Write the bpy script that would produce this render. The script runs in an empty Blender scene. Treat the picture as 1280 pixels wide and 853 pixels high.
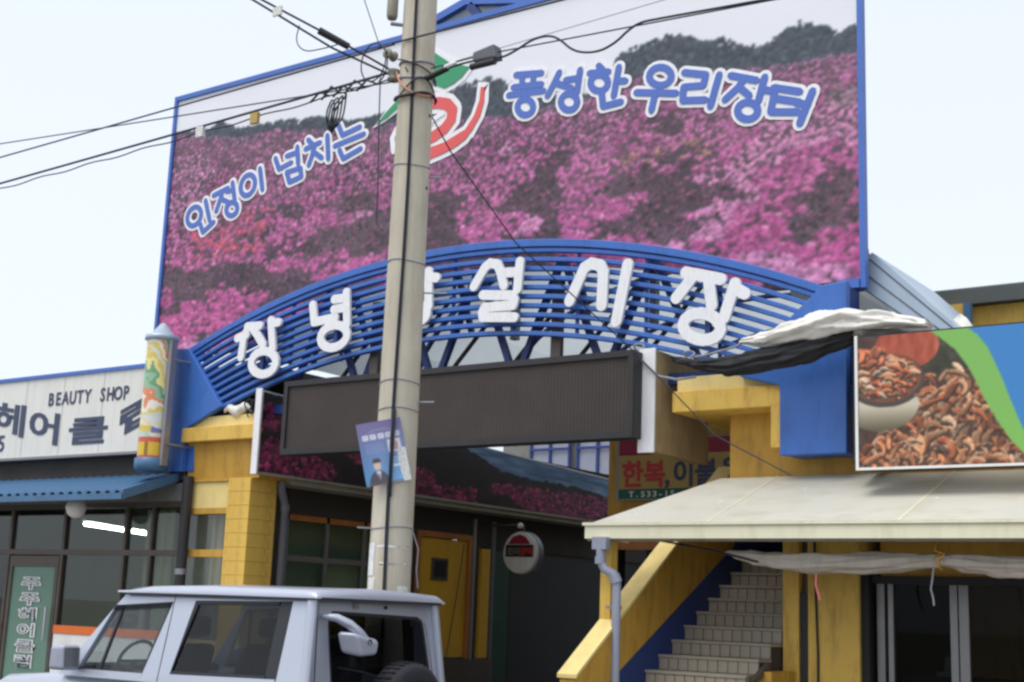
import bpy, bmesh, math, random
import numpy as np
from mathutils import Vector, Matrix
R = math.radians
random.seed(7)
S = bpy.context.scene
COL = S.collection
PI = math.pi

# ------------------------------------------------------------------ camera
cam_d = bpy.data.cameras.new('camera'); cam = bpy.data.objects.new('camera', cam_d); COL.objects.link(cam)
YAW, PIT, ROL = R(35.7), R(11.36), R(2.19)
fw = Vector((-math.sin(YAW)*math.cos(PIT), math.cos(YAW)*math.cos(PIT), math.sin(PIT)))
rt = Vector((math.cos(YAW), math.sin(YAW), 0)); up = rt.cross(fw)
r2 = rt*math.cos(ROL) + up*math.sin(ROL); u2 = -rt*math.sin(ROL) + up*math.cos(ROL)
cam.matrix_world = Matrix(((r2.x, u2.x, -fw.x, 0), (r2.y, u2.y, -fw.y, 0), (r2.z, u2.z, -fw.z, 1.65), (0, 0, 0, 1)))
cam_d.sensor_width = 36; cam_d.lens = 36*1700/1280; cam_d.clip_start = .05; cam_d.clip_end = 6000
S.camera = cam

# ------------------------------------------------------------------ sky and sun (thin bright overcast)
SUN_EL, SUN_AZ = 62, 200        # azimuth clockwise from +Y: behind the photographer, a little to the left
w = bpy.data.worlds.new('World'); S.world = w; w.use_nodes = True
nt = w.node_tree; nt.nodes.clear()
sky = nt.nodes.new('ShaderNodeTexSky'); sky.sky_type = 'NISHITA'; sky.sun_disc = False
sky.sun_elevation = R(SUN_EL); sky.sun_rotation = R(SUN_AZ); sky.air_density = 1.0; sky.dust_density = 3.0; sky.ozone_density = 1.0
hs = nt.nodes.new('ShaderNodeHueSaturation'); hs.inputs['Saturation'].default_value = .30; hs.inputs['Value'].default_value = 1.0
mixc = nt.nodes.new('ShaderNodeMix'); mixc.data_type = 'RGBA'; mixc.inputs[0].default_value = .70
mixc.inputs[7].default_value = (7.85, 8.55, 9.6, 1)     # the cloud veil's own even brightness, in the sky model's units
bg = nt.nodes.new('ShaderNodeBackground'); bg.inputs['Strength'].default_value = .10
out = nt.nodes.new('ShaderNodeOutputWorld')
nt.links.new(sky.outputs[0], hs.inputs['Color']); nt.links.new(hs.outputs[0], mixc.inputs[6])
nt.links.new(mixc.outputs[2], bg.inputs['Color']); nt.links.new(bg.outputs[0], out.inputs[0])
sd = bpy.data.lights.new('sun', 'SUN'); sd.energy = 1.5; sd.angle = R(40); sd.color = (1, .96, .90)
so = bpy.data.objects.new('sun', sd); COL.objects.link(so)
az, el = R(SUN_AZ), R(SUN_EL)
sdir = Vector((math.sin(az)*math.cos(el), math.cos(az)*math.cos(el), math.sin(el)))
so.rotation_euler = sdir.to_track_quat('Z', 'Y').to_euler(); so.location = (0, -10, 30)
S.view_settings.view_transform = 'Standard'; S.view_settings.look = 'None'; S.view_settings.gamma = 1
S.view_settings.exposure = .46; S.view_settings.use_curve_mapping = False
S.render.engine = 'CYCLES'; S.cycles.pixel_filter_type = 'BLACKMAN_HARRIS'; S.cycles.filter_width = 2.6
S.cycles.max_bounces = 8; S.cycles.transparent_max_bounces = 16

# ------------------------------------------------------------------ helpers
def lin(c):
    return tuple(((x/255)/12.92 if x/255 <= .04045 else ((x/255+.055)/1.055)**2.4) for x in c)

class MB:
    """collects shapes, then links them as ONE mesh object"""
    def __init__(s): s.v = []; s.f = []; s.sm = []
    def add(s, vs, fs, smooth=False):
        o = len(s.v); s.v += [tuple(q) for q in vs]
        for f in fs: s.f.append(tuple(i+o for i in f)); s.sm.append(smooth)
        return s
    def box(s, x0, x1, y0, y1, z0, z1):
        return s.add([(x0,y0,z0),(x1,y0,z0),(x1,y1,z0),(x0,y1,z0),(x0,y0,z1),(x1,y0,z1),(x1,y1,z1),(x0,y1,z1)],
                     [(0,3,2,1),(4,5,6,7),(0,1,5,4),(1,2,6,5),(2,3,7,6),(3,0,4,7)])
    def hexa(s, p):   # 8 corners in box order
        return s.add(p, [(0,3,2,1),(4,5,6,7),(0,1,5,4),(1,2,6,5),(2,3,7,6),(3,0,4,7)])
    def prism(s, poly, d0, d1, axis='y'):
        """polygon extruded along an axis; poly in the two other axes"""
        def m(a, b, d): return (a, d, b) if axis == 'y' else ((d, a, b) if axis == 'x' else (a, b, d))
        n = len(poly)
        vs = [m(a, b, d0) for a, b in poly] + [m(a, b, d1) for a, b in poly]
        fs = [tuple(range(n)), tuple(range(2*n-1, n-1, -1))] + [(i, i+n, (i+1) % n+n, (i+1) % n) for i in range(n)]
        return s.add(vs, fs)
    def tube(s, pts, r, n=8, cap=True, smooth=True):
        pts = [Vector(p) for p in pts]; k = len(pts); rs = r if hasattr(r, '__len__') else [r]*k
        vs = []; fs = []; nx = None
        for i, p in enumerate(pts):
            t = (pts[min(i+1, k-1)]-pts[max(i-1, 0)]).normalized()
            if nx is None:
                nx = t.cross(Vector((0, 0, 1)))
                if nx.length < .05: nx = t.cross(Vector((1, 0, 0)))
            nx = (nx-t*nx.dot(t)).normalized(); ny = t.cross(nx)
            for j in range(n):
                a = 2*PI*j/n; vs.append(p+(nx*math.cos(a)+ny*math.sin(a))*rs[i])
        for i in range(k-1):
            for j in range(n): fs.append((i*n+j, i*n+(j+1) % n, (i+1)*n+(j+1) % n, (i+1)*n+j))
        s.add(vs, fs, smooth)
        if cap: s.add(vs[:n], [tuple(range(n-1, -1, -1))]); s.add(vs[-n:], [tuple(range(n))])
        return s
    def bar(s, a, b, wd, ht):
        """rectangular bar between two points"""
        a, b = Vector(a), Vector(b); t = (b-a).normalized()
        x = t.cross(Vector((0, 1, 0)))
        if x.length < .05: x = t.cross(Vector((0, 0, 1)))
        x.normalize(); y = t.cross(x)
        q = lambda p, i, j: p+x*i*wd/2+y*j*ht/2
        return s.hexa([q(a,-1,-1),q(a,1,-1),q(a,1,1),q(a,-1,1),q(b,-1,-1),q(b,1,-1),q(b,1,1),q(b,-1,1)])
    def lathe(s, prof, c, n=24, axis='z', smooth=True):
        vs = []; fs = []; m = len(prof)
        for j in range(n):
            a = 2*PI*j/n
            for r, h in prof:
                x, y = r*math.cos(a), r*math.sin(a)
                vs.append({'z': (c[0]+x, c[1]+y, c[2]+h), 'y': (c[0]+x, c[1]+h, c[2]+y), 'x': (c[0]+h, c[1]+x, c[2]+y)}[axis])
        for j in range(n):
            for i in range(m-1): fs.append((j*m+i, ((j+1) % n)*m+i, ((j+1) % n)*m+i+1, j*m+i+1))
        return s.add(vs, fs, smooth)
    def ribbon(s, pts, wd, y0, y1, closed=False, capn=5):
        """a flat stroke of constant width in the facade plane (u,z), from depth y1 to y0 (front)"""
        P = [Vector(p) for p in pts]; n = len(P); Lf = []; Rt = []
        if not closed and n > 2:            # sharp corners: break the stroke there, each leg a hair further forward
            for i in range(1, n-1):
                a, b = (P[i]-P[i-1]).normalized(), (P[i+1]-P[i]).normalized()
                if a.dot(b) < .72:
                    s.ribbon(pts[:i+1], wd, y0, y1, False, capn); s.ribbon(pts[i:], wd, y0-.0004, y1, False, capn); return s
        if closed:
            c = sum(P, Vector((0, 0)))/n; rmin = min((q-c).length for q in P)
            if wd/2 > rmin*.86:             # the hole closes up: a plain disc
                ring = [c+(q-c)*(1+wd/2/(q-c).length) for q in P]; return s.prism([(q.x, q.y) for q in ring], y0, y1)
        for i in range(n):
            a = P[(i-1) % n] if (closed or i > 0) else None; b = P[(i+1) % n] if (closed or i < n-1) else None
            d1 = (P[i]-a).normalized() if a is not None else None; d2 = (b-P[i]).normalized() if b is not None else None
            if d1 is None: d1 = d2
            if d2 is None: d2 = d1
            n1 = Vector((-d1.y, d1.x)); n2 = Vector((-d2.y, d2.x)); m = n1+n2
            m = n1 if m.length < .2 else m.normalized(); k = wd/2/max(.55, m.dot(n1))
            Lf.append(P[i]+m*k); Rt.append(P[i]-m*k)
        fr = []; fs = []
        def V(q, y): return (q.x, y, q.y)
        rng = range(n if closed else n-1)
        for y, flip in ((y0, 0), (y1, 1)):
            o = len(fr); fr += [V(q, y) for q in Lf]+[V(q, y) for q in Rt]
            for i in rng:
                j = (i+1) % n; q = (o+i, o+n+i, o+n+j, o+j); fs.append(q[::-1] if flip else q)
        for i in rng:
            j = (i+1) % n
            fs.append((i, j, 2*n+j, 2*n+i)); fs.append((n+i, 3*n+i, 3*n+j, n+j))
        s.add(fr, fs)
        if not closed:
            for e, q in ((0, 1), (n-1, n-2)):
                d = (P[e]-P[q]).normalized(); a0 = math.atan2(d.y, d.x); ring = []
                for k in range(capn+1):
                    a = a0-PI/2+PI*k/capn; ring.append(P[e]+Vector((math.cos(a), math.sin(a)))*wd/2)
                m = len(ring); vs = [V(x, y0) for x in ring]+[V(x, y1) for x in ring]
                s.add(vs, [tuple(range(m)), tuple(range(2*m-1, m-1, -1))]+[(i, i+m, i+1+m, i+1) for i in range(m-1)])
        return s
    def build(s, name, mat, parent=None, bevel=0, segs=2):
        me = bpy.data.meshes.new(name)
        off = world_loc(parent) if parent else Vector((0, 0, 0))
        me.from_pydata([(a-off.x, b-off.y, c-off.z) for a, b, c in s.v], [], s.f)
        me.polygons.foreach_set('use_smooth', s.sm); me.update()
        bm = bmesh.new(); bm.from_mesh(me); bmesh.ops.recalc_face_normals(bm, faces=bm.faces); bm.to_mesh(me); bm.free()
        if mat: me.materials.append(M[mat] if isinstance(mat, str) else mat)
        o = bpy.data.objects.new(name, me); COL.objects.link(o)
        if parent: o.parent = parent
        if bevel:
            b = o.modifiers.new('edge', 'BEVEL'); b.width = bevel; b.segments = segs; b.limit_method = 'ANGLE'; b.harden_normals = False
        return o

def world_loc(o):
    l = Vector((0, 0, 0))
    while o: l += o.location; o = o.parent
    return l
def tag(o, label=None, cat=None, group=None, kind=None):
    if label: o['label'] = label
    if cat: o['category'] = cat
    if group: o['group'] = group
    if kind: o['kind'] = kind
    return o
def thing(name, loc, label, cat, group=None):
    o = bpy.data.objects.new(name, None); o.empty_display_size = .3; COL.objects.link(o); o.location = loc
    return tag(o, label, cat, group)
def piece(src, name, parent, delta):
    """another object that shares src's mesh, shifted by delta from src"""
    o = bpy.data.objects.new(name, src.data); COL.objects.link(o); o.parent = parent
    o.location = src.location+Vector(delta); return o
def text_mb(body, x, z, y, size, wx=1.0, bold=0.0, depth=.004, align='LEFT', face='y', shear=0, gap=1.0):
    """lettering on a wall: mesh from Blender's own font. face 'y' looks towards -y, face 'x' looks towards +x"""
    c = bpy.data.curves.new('lettering', 'FONT'); c.body = body; c.size = size; c.offset = bold; c.align_x = align; c.extrude = depth/2; c.shear = shear
    c.space_character = gap; c.resolution_u = 3
    o = bpy.data.objects.new('lettering', c); COL.objects.link(o)
    dg = bpy.context.evaluated_depsgraph_get(); dg.update()
    me = bpy.data.meshes.new_from_object(o.evaluated_get(dg))
    mb = MB()
    if face == 'y': vs = [(x+v.co.x*wx, y-v.co.z, z+v.co.y) for v in me.vertices]
    else: vs = [(y+v.co.z, x+v.co.x*wx, z+v.co.y) for v in me.vertices]
    mb.add(vs, [tuple(p.vertices) for p in me.polygons])
    bpy.data.objects.remove(o); bpy.data.curves.remove(c); bpy.data.meshes.remove(me)
    return mb

def smooth(pts, k=2):
    p = [Vector(q) for q in pts]
    for _ in range(k): p = [p[0]]+[a*(1-t)+b*t for a, b in zip(p[:-1], p[1:]) for t in (.25, .75)]+[p[-1]]
    return p
def letters(body, x, z, y, size, wx, bold, matname, parent, step):
    for i, ch in enumerate(body): ch.strip() and text_mb(ch, x+(i+.5)*step, z, y, size, wx, bold, .006, 'CENTER').build('letter', matname, parent)

# ------------------------------------------------------------------ materials
M = {}
def mat(name, col, rough=.6, var=.12, scale=3.0, bump=0.0, bscale=40.0, metal=0, spec=.5, dirt=None, dirtamt=0, dscale=(1.2, 1.2, .35), coat=0, col2=None, fine=.05):
    m = bpy.data.materials.new(name); m.use_nodes = True; t = m.node_tree; n = t.nodes; b = n['Principled BSDF']
    c = lin(col)
    tc = n.new('ShaderNodeTexCoord')
    nz = n.new('ShaderNodeTexNoise'); nz.inputs['Scale'].default_value = scale; nz.inputs['Detail'].default_value = 6; nz.inputs['Roughness'].default_value = .65
    t.links.new(tc.outputs['Object'], nz.inputs['Vector'])
    rp = n.new('ShaderNodeValToRGB'); rp.color_ramp.elements[0].position = .3; rp.color_ramp.elements[1].position = .7
    lo = tuple(x*(1-var) for x in c) if col2 is None else lin(col2)
    rp.color_ramp.elements[0].color = (*lo, 1); rp.color_ramp.elements[1].color = (*[min(.9, x*(1+var*.6)) for x in c], 1)
    t.links.new(nz.outputs['Fac'], rp.inputs[0]); src = rp.outputs[0]
    if dirtamt:
        mp = n.new('ShaderNodeMapping'); mp.inputs['Scale'].default_value = dscale; t.links.new(tc.outputs['Object'], mp.inputs[0])
        dn = n.new('ShaderNodeTexNoise'); dn.inputs['Scale'].default_value = 4; dn.inputs['Detail'].default_value = 8; dn.inputs['Roughness'].default_value = .7
        t.links.new(mp.outputs[0], dn.inputs['Vector'])
        dr = n.new('ShaderNodeValToRGB'); dr.color_ramp.elements[0].position = .48; dr.color_ramp.elements[1].position = .75
        dr.color_ramp.elements[0].color = (0, 0, 0, 1); dr.color_ramp.elements[1].color = (dirtamt, dirtamt, dirtamt, 1)
        t.links.new(dn.outputs['Fac'], dr.inputs[0])
        mx = n.new('ShaderNodeMix'); mx.data_type = 'RGBA'; t.links.new(dr.outputs[0], mx.inputs[0]); t.links.new(src, mx.inputs[6])
        mx.inputs[7].default_value = (*lin(dirt), 1); src = mx.outputs[2]
    t.links.new(src, b.inputs['Base Color'])
    b.inputs['Roughness'].default_value = rough; b.inputs['Metallic'].default_value = metal; b.inputs['Specular IOR Level'].default_value = spec
    if coat: b.inputs['Coat Weight'].default_value = coat; b.inputs['Coat Roughness'].default_value = .08
    if bump:
        bn = n.new('ShaderNodeTexNoise'); bn.inputs['Scale'].default_value = bscale; bn.inputs['Detail'].default_value = 5
        t.links.new(tc.outputs['Object'], bn.inputs['Vector'])
        bp = n.new('ShaderNodeBump'); bp.inputs['Strength'].default_value = bump; bp.inputs['Distance'].default_value = .01
        t.links.new(bn.outputs['Fac'], bp.inputs['Height']); t.links.new(bp.outputs[0], b.inputs['Normal'])
    M[name] = m; return m
def glass(name, tint, refl=1.5, rough=.02):
    m = bpy.data.materials.new(name); m.use_nodes = True; t = m.node_tree; n = t.nodes; n.clear()
    o = n.new('ShaderNodeOutputMaterial'); mx = n.new('ShaderNodeMixShader'); tr = n.new('ShaderNodeBsdfTransparent'); gl = n.new('ShaderNodeBsdfGlossy'); fr = n.new('ShaderNodeFresnel')
    tr.inputs[0].default_value = (*tint, 1); gl.inputs['Roughness'].default_value = rough; 
    ge = n.new('ShaderNodeNewGeometry'); ir = n.new('ShaderNodeMapRange'); ir.inputs[3].default_value = refl; ir.inputs[4].default_value = 1/refl   # same mirror strength from both faces of the pane
    t.links.new(ge.outputs['Backfacing'], ir.inputs[0]); t.links.new(ir.outputs[0], fr.inputs[0])
    t.links.new(fr.outputs[0], mx.inputs[0]); t.links.new(tr.outputs[0], mx.inputs[1]); t.links.new(gl.outputs[0], mx.inputs[2]); t.links.new(mx.outputs[0], o.inputs[0])
    M[name] = m
def printed(name, rough=.45, spec=.4, grain=.10, gscale=60):
    """flat print: colours come from the panel's own colour layer, with a little paper or vinyl grain"""
    m = bpy.data.materials.new(name); m.use_nodes = True; t = m.node_tree; n = t.nodes; b = n['Principled BSDF']
    at = n.new('ShaderNodeAttribute'); at.attribute_name = 'ink'
    tc = n.new('ShaderNodeTexCoord'); nz = n.new('ShaderNodeTexNoise'); nz.inputs['Scale'].default_value = gscale; nz.inputs['Detail'].default_value = 3
    t.links.new(tc.outputs['Object'], nz.inputs['Vector'])
    mr = n.new('ShaderNodeMapRange'); mr.inputs[3].default_value = 1-grain; mr.inputs[4].default_value = 1+grain; t.links.new(nz.outputs['Fac'], mr.inputs[0])
    mx = n.new('ShaderNodeVectorMath'); mx.operation = 'SCALE'; t.links.new(at.outputs['Color'], mx.inputs[0]); t.links.new(mr.outputs[0], mx.inputs['Scale'])
    t.links.new(mx.outputs[0], b.inputs['Base Color']); b.inputs['Roughness'].default_value = rough; b.inputs['Specular IOR Level'].default_value = spec
    M[name] = m
def emitter(name, col, st):
    m = bpy.data.materials.new(name); m.use_nodes = True; b = m.node_tree.nodes['Principled BSDF']
    b.inputs['Base Color'].default_value = (.8, .8, .8, 1); b.inputs['Emission Color'].default_value = (*col, 1); b.inputs['Emission Strength'].default_value = st; M[name] = m

mat('asphalt', (62, 62, 64), .9, .3, 1.5, .5, 90)
mat('paving', (142, 138, 130), .85, .2, 2, .3, 60, dirt=(90, 85, 80), dirtamt=.5, dscale=(1, 1, 1))
mat('kerbstone', (165, 162, 155), .85, .15, 3, .3, 60)
mat('roadpaint', (225, 225, 220), .7, .15, 8)
mat('blue', (62, 110, 190), .42, .10, 1.2, 0, dirt=(52, 82, 140), dirtamt=.6, dscale=(2, 2, .5))
mat('bluedark', (34, 58, 120), .5, .15, 2)
mat('bluetrim', (70, 110, 190), .45, .12, 2)
mat('bluesheet', (72, 112, 150), .45, .18, 1.5, 0, dirt=(60, 84, 105), dirtamt=.5, dscale=(3, .6, 1))
mat('whiteletter', (240, 240, 243), .35, .03, 2, dirt=(196, 194, 190), dirtamt=.45, dscale=(5, 5, 1.2))
mat('white', (236, 236, 234), .5, .06, 2, dirt=(170, 165, 155), dirtamt=.3)
mat('signcream', (226, 225, 218), .45, .05, 1.2, 0, dirt=(196, 192, 182), dirtamt=.5, dscale=(3, 1, .25))
mat('letterblue', (82, 112, 192), .4, .05, 2)
mat('navy', (58, 68, 96), .45, .1, 3)
mat('yellow', (226, 186, 88), .62, .10, 1.2, .12, 30, dirt=(164, 126, 58), dirtamt=.8, dscale=(2.2, 2.2, .5))
mat('yellowdeep', (202, 156, 62), .6, .12, 1.5, .1, 30, dirt=(138, 102, 46), dirtamt=.75, dscale=(2.2, 2.2, .5))
mat('yellowdoor', (214, 164, 40), .5, .10, 1.5, 0, dirt=(170, 120, 34), dirtamt=.4)
mat('yellowpale', (236, 212, 140), .6, .10, 1.5, .1, 30, dirt=(190, 165, 105), dirtamt=.5)
mat('greywall', (128, 128, 122), .8, .18, 1.2, .2, 30, dirt=(84, 80, 74), dirtamt=.5)
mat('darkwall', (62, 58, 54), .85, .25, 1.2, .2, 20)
mat('black', (24, 24, 26), .6, .2, 4)
mat('charcoal', (46, 45, 48), .6, .2, 4)
mat('alu', (142, 142, 142), .4, .10, 4, metal=.6)
mat('alubrown', (92, 84, 76), .45, .12, 4, metal=.3)
mat('steel', (150, 150, 158), .4, .12, 5, metal=.5)
mat('pvcgrey', (150, 154, 172), .5, .10, 4)
mat('pipegrey', (96, 98, 106), .5, .15, 4)
mat('soffit', (150, 146, 132), .7, .12, 1.4, dirt=(110, 104, 92), dirtamt=.5)
mat('boxback', (174, 154, 116), .65, .10, 1.0, 0, dirt=(120, 100, 70), dirtamt=.6, dscale=(1, 1.2, .6))
mat('awningcream', (200, 197, 184), .55, .06, 1.0, 0, dirt=(168, 158, 136), dirtamt=.6, dscale=(.5, 1.0, 1))
mat('fascia', (232, 227, 198), .5, .06, 1.0, 0, dirt=(180, 168, 130), dirtamt=.35)
mat('concrete', (196, 188, 170), .9, .10, 2.2, .35, 55, dirt=(150, 138, 118), dirtamt=.6, dscale=(3, 3, .25))
mat('orange', (232, 116, 44), .5, .08, 3)
mat('silver', (186, 191, 205), .32, .03, 2, metal=.35, coat=.6)
mat('silverdull', (176, 180, 196), .4, .06, 4, metal=.3, coat=.3)
mat('rubber', (40, 40, 46), .75, .2, 8, .3, 40)
mat('plastic', (36, 38, 44), .5, .15, 5)
mat('seatcloth', (72, 74, 82), .85, .2, 8)
mat('tarpwhite', (232, 228, 220), .6, .08, 1.5, .5, 14, dirt=(186, 178, 165), dirtamt=.45)
mat('tarpgrey', (196, 186, 172), .65, .14, 2.0, .4, 9, dirt=(140, 126, 110), dirtamt=.6)
mat('netblack', (30, 30, 34), .7, .3, 6, .6, 30)
mat('cable', (36, 38, 52), .55, .15, 5)
mat('cablegrey', (150, 150, 160), .55, .1, 5)
mat('copper', (206, 140, 110), .5, .1, 5)
mat('tilewhite', (162, 153, 138), .35, .10, 14, dirt=(150, 130, 108), dirtamt=.6, dscale=(4, 4, 4))
mat('grout', (70, 62, 56), .9, .2, 6)
mat('roofgrey', (86, 92, 92), .6, .12, 2)
mat('skirtmetal', (176, 192, 208), .4, .08, 2, metal=.2, dirt=(140, 150, 160), dirtamt=.4)
mat('curtain', (222, 216, 190), .8, .06, 3)
mat('paper', (226, 226, 222), .7, .08, 20, dirt=(120, 124, 130), dirtamt=.9, dscale=(14, 14, 14))
mat('decalgreen', (104, 138, 122), .4, .06, 2)
mat('darkgreen', (40, 74, 62), .6, .15, 3)
mat('signyellow', (182, 154, 82), .5, .05, 3)
mat('crimson', (150, 32, 60), .5, .08, 3)
mat('signred', (196, 48, 52), .45, .05, 3)
mat('signgreen', (20, 92, 72), .5, .08, 3)
mat('logogreen', (52, 150, 104), .45, .05, 3)
mat('logored', (226, 92, 92), .45, .06, 3)
mat('bannerblue', (40, 124, 196), .4, .06, 1)
mat('woodorange', (176, 112, 52), .6, .2, 3)
mat('tarpblue', (70, 110, 170), .6, .15, 2)
mat('pink', (216, 120, 110), .5, .1, 3)
mat('ropeorange', (214, 160, 60), .6, .1, 5)
mat('floor', (120, 112, 100), .7, .2, 2)
mat('salonwall', (176, 182, 168), .8, .1, 1)
mat('chrome', (215, 215, 222), .18, .03, 3, metal=.9)
glass('shopglass', (.72, .78, .74)); glass('carglass', (.36, .37, .39), 1.42); glass('rearglass', (.62, .63, .64), 1.5); glass('cardoorglass', (.74, .77, .77)); glass('darkglass', (.5, .52, .53), 1.18); glass('clearglass', (.86, .88, .88))
printed('print'); printed('printgloss', .3, .5, .05, 30)
emitter('tubelight', (1, 1, .97), 18)
M['translucent'] = m = bpy.data.materials.new('translucent'); m.use_nodes = True
t = m.node_tree; n = t.nodes; n.clear(); o_ = n.new('ShaderNodeOutputMaterial'); tl = n.new('ShaderNodeBsdfTranslucent'); df = n.new('ShaderNodeBsdfDiffuse'); ms = n.new('ShaderNodeMixShader')
nz = n.new('ShaderNodeTexNoise'); nz.inputs['Scale'].default_value = .8; nz.inputs['Detail'].default_value = 6; tc = n.new('ShaderNodeTexCoord'); t.links.new(tc.outputs['Object'], nz.inputs['Vector'])
rp = n.new('ShaderNodeValToRGB'); rp.color_ramp.elements[0].color = (.40, .44, .47, 1); rp.color_ramp.elements[1].color = (.56, .60, .62, 1); t.links.new(nz.outputs['Fac'], rp.inputs[0])
t.links.new(rp.outputs[0], tl.inputs[0]); t.links.new(rp.outputs[0], df.inputs[0]); ms.inputs[0].default_value = .35
t.links.new(tl.outputs[0], ms.inputs[1]); t.links.new(df.outputs[0], ms.inputs[2]); t.links.new(ms.outputs[0], o_.inputs[0])
# LED screen face: brown louvred modules with rows of tiny lamps
M['ledface'] = m = bpy.data.materials.new('ledface'); m.use_nodes = True; t = m.node_tree; n = t.nodes; b = n['Principled BSDF']
tc = n.new('ShaderNodeTexCoord'); sp = n.new('ShaderNodeSeparateXYZ'); t.links.new(tc.outputs['Object'], sp.inputs[0])
def sine(sock, pitch):
    a = n.new('ShaderNodeMath'); a.operation = 'MULTIPLY'; a.inputs[1].default_value = 2*PI/pitch; t.links.new(sock, a.inputs[0])
    c = n.new('ShaderNodeMath'); c.operation = 'SINE'; t.links.new(a.outputs[0], c.inputs[0])
    d = n.new('ShaderNodeMath'); d.operation = 'MULTIPLY_ADD'; d.inputs[1].default_value = .5; d.inputs[2].default_value = .5; t.links.new(c.outputs[0], d.inputs[0]); return d.outputs[0]
pm = n.new('ShaderNodeMath'); pm.operation = 'MULTIPLY'; t.links.new(sine(sp.outputs[0], .046), pm.inputs[0]); t.links.new(sine(sp.outputs[2], .030), pm.inputs[1])
nz = n.new('ShaderNodeTexNoise'); nz.inputs['Scale'].default_value = 2.5; nz.inputs['Detail'].default_value = 6; t.links.new(tc.outputs['Object'], nz.inputs['Vector'])
rp = n.new('ShaderNodeValToRGB'); rp.color_ramp.elements[0].color = (*lin((60, 52, 48)), 1); rp.color_ramp.elements[1].color = (*lin((90, 78, 71)), 1); t.links.new(pm.outputs[0], rp.inputs[0])
mx = n.new('ShaderNodeMix'); mx.data_type = 'RGBA'; mx.blend_type = 'MULTIPLY'; mx.inputs[0].default_value = .5; t.links.new(rp.outputs[0], mx.inputs[6]); t.links.new(nz.outputs['Fac'], mx.inputs[7])
t.links.new(mx.outputs[2], b.inputs['Base Color']); b.inputs['Roughness'].default_value = .7

# ------------------------------------------------------------------ painting flat prints on panels
rng = np.random.default_rng(11)
def vnoise(h, w_, sy, sx, rg=rng):
    gy, gx = int(h/sy)+3, int(w_/sx)+3; g = rg.random((gy, gx))
    y = np.arange(h)/sy; x = np.arange(w_)/sx; y0 = y.astype(int); x0 = x.astype(int)
    fy = (y-y0)[:, None]; fx = (x-x0)[None, :]; fy = fy*fy*(3-2*fy); fx = fx*fx*(3-2*fx)
    a = g[y0][:, x0]; b_ = g[y0][:, x0+1]; c = g[y0+1][:, x0]; d = g[y0+1][:, x0+1]
    return (a*(1-fx)+b_*fx)*(1-fy)+(c*(1-fx)+d*fx)*fy
def fbm(h, w_, sy, sx, o=4):
    r = 0; a = 1; tot = 0
    for _ in range(o): r = r+a*vnoise(h, w_, max(sy, 1.01), max(sx, 1.01)); tot += a; a *= .55; sy /= 2; sx /= 2
    return r/tot
def blob(img, cx, cy, rx, ry, colf, rough=.35, alpha=1.0):
    h, w_, _ = img.shape
    x0, x1 = max(0, int(cx-rx*1.5)), min(w_, int(cx+rx*1.5)+2); y0, y1 = max(0, int(cy-ry*1.5)), min(h, int(cy+ry*1.5)+2)
    if x0 >= x1 or y0 >= y1: return
    yy, xx = np.mgrid[y0:y1, x0:x1]; dx = (xx-cx)/rx; dy = (yy-cy)/ry
    d = dx*dx+dy*dy+rough*(rng.random(dx.shape)-.5)*2
    m = np.clip((1.15-d)*3, 0, 1)[..., None]*alpha
    img[y0:y1, x0:x1] = img[y0:y1, x0:x1]*(1-m)+colf(dx, dy)*m
def soften(img, k=.5):
    p = np.pad(img, ((1, 1), (1, 1), (0, 0)), 'edge'); b_ = sum(p[a:a+img.shape[0], c:c+img.shape[1]] for a in range(3) for c in range(3))/9
    return img*(1-k)+b_*k
def inpoly(xx, yy, poly):
    r = np.zeros(xx.shape, bool); n_ = len(poly); j = n_-1
    for i in range(n_):
        xi, yi = poly[i]; xj, yj = poly[j]
        c = ((yi > yy) != (yj > yy)) & (xx < (xj-xi)*(yy-yi)/((yj-yi) or 1e-9)+xi); r ^= c; j = i
    return r
def panel_mesh(name, img, org, ex, ez, matname, parent, keep=None, curve=None):
    """img rows run from the top; org = lower-left corner, ex / ez = full width and height vectors; sRGB 0..255 in"""
    h, w_, _ = img.shape; c = np.clip(img/255, 0, 1); c = np.where(c <= .04045, c/12.92, ((c+.055)/1.055)**2.4)
    jj, ii = np.meshgrid(np.linspace(0, 1, w_), np.linspace(1, 0, h))
    off = np.array(world_loc(parent)) if parent else np.zeros(3)
    if curve: co = curve(jj, ii)-off
    else: co = np.array(org)[None, None]+jj[..., None]*np.array(ex)+ii[..., None]*np.array(ez)-off
    idx = np.arange(h*w_).reshape(h, w_)
    q = np.stack([idx[1:, :-1], idx[1:, 1:], idx[:-1, 1:], idx[:-1, :-1]], -1).reshape(-1, 4)
    if keep is not None: q = q[keep((jj[:-1, :-1]+jj[1:, 1:])/2, (ii[:-1, :-1]+ii[1:, 1:])/2).reshape(-1)]
    me = bpy.data.meshes.new(name); me.vertices.add(h*w_); me.vertices.foreach_set('co', co.reshape(-1).astype(np.float32))
    me.loops.add(q.size); me.loops.foreach_set('vertex_index', q.reshape(-1).astype(np.int32)); me.polygons.add(len(q))
    me.polygons.foreach_set('loop_start', (np.arange(len(q))*4).astype(np.int32))
    me.update(calc_edges=True); me.validate()
    at = me.color_attributes.new('ink', 'FLOAT_COLOR', 'POINT')
    at.data.foreach_set('color', np.concatenate([c.reshape(-1, 3), np.ones((h*w_, 1))], 1).reshape(-1).astype(np.float32))
    if curve: me.polygons.foreach_set('use_smooth', [True]*len(me.polygons))
    me.materials.append(M[matname]); o = bpy.data.objects.new(name, me); COL.objects.link(o)
    if parent: o.parent = parent
    return o

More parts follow.
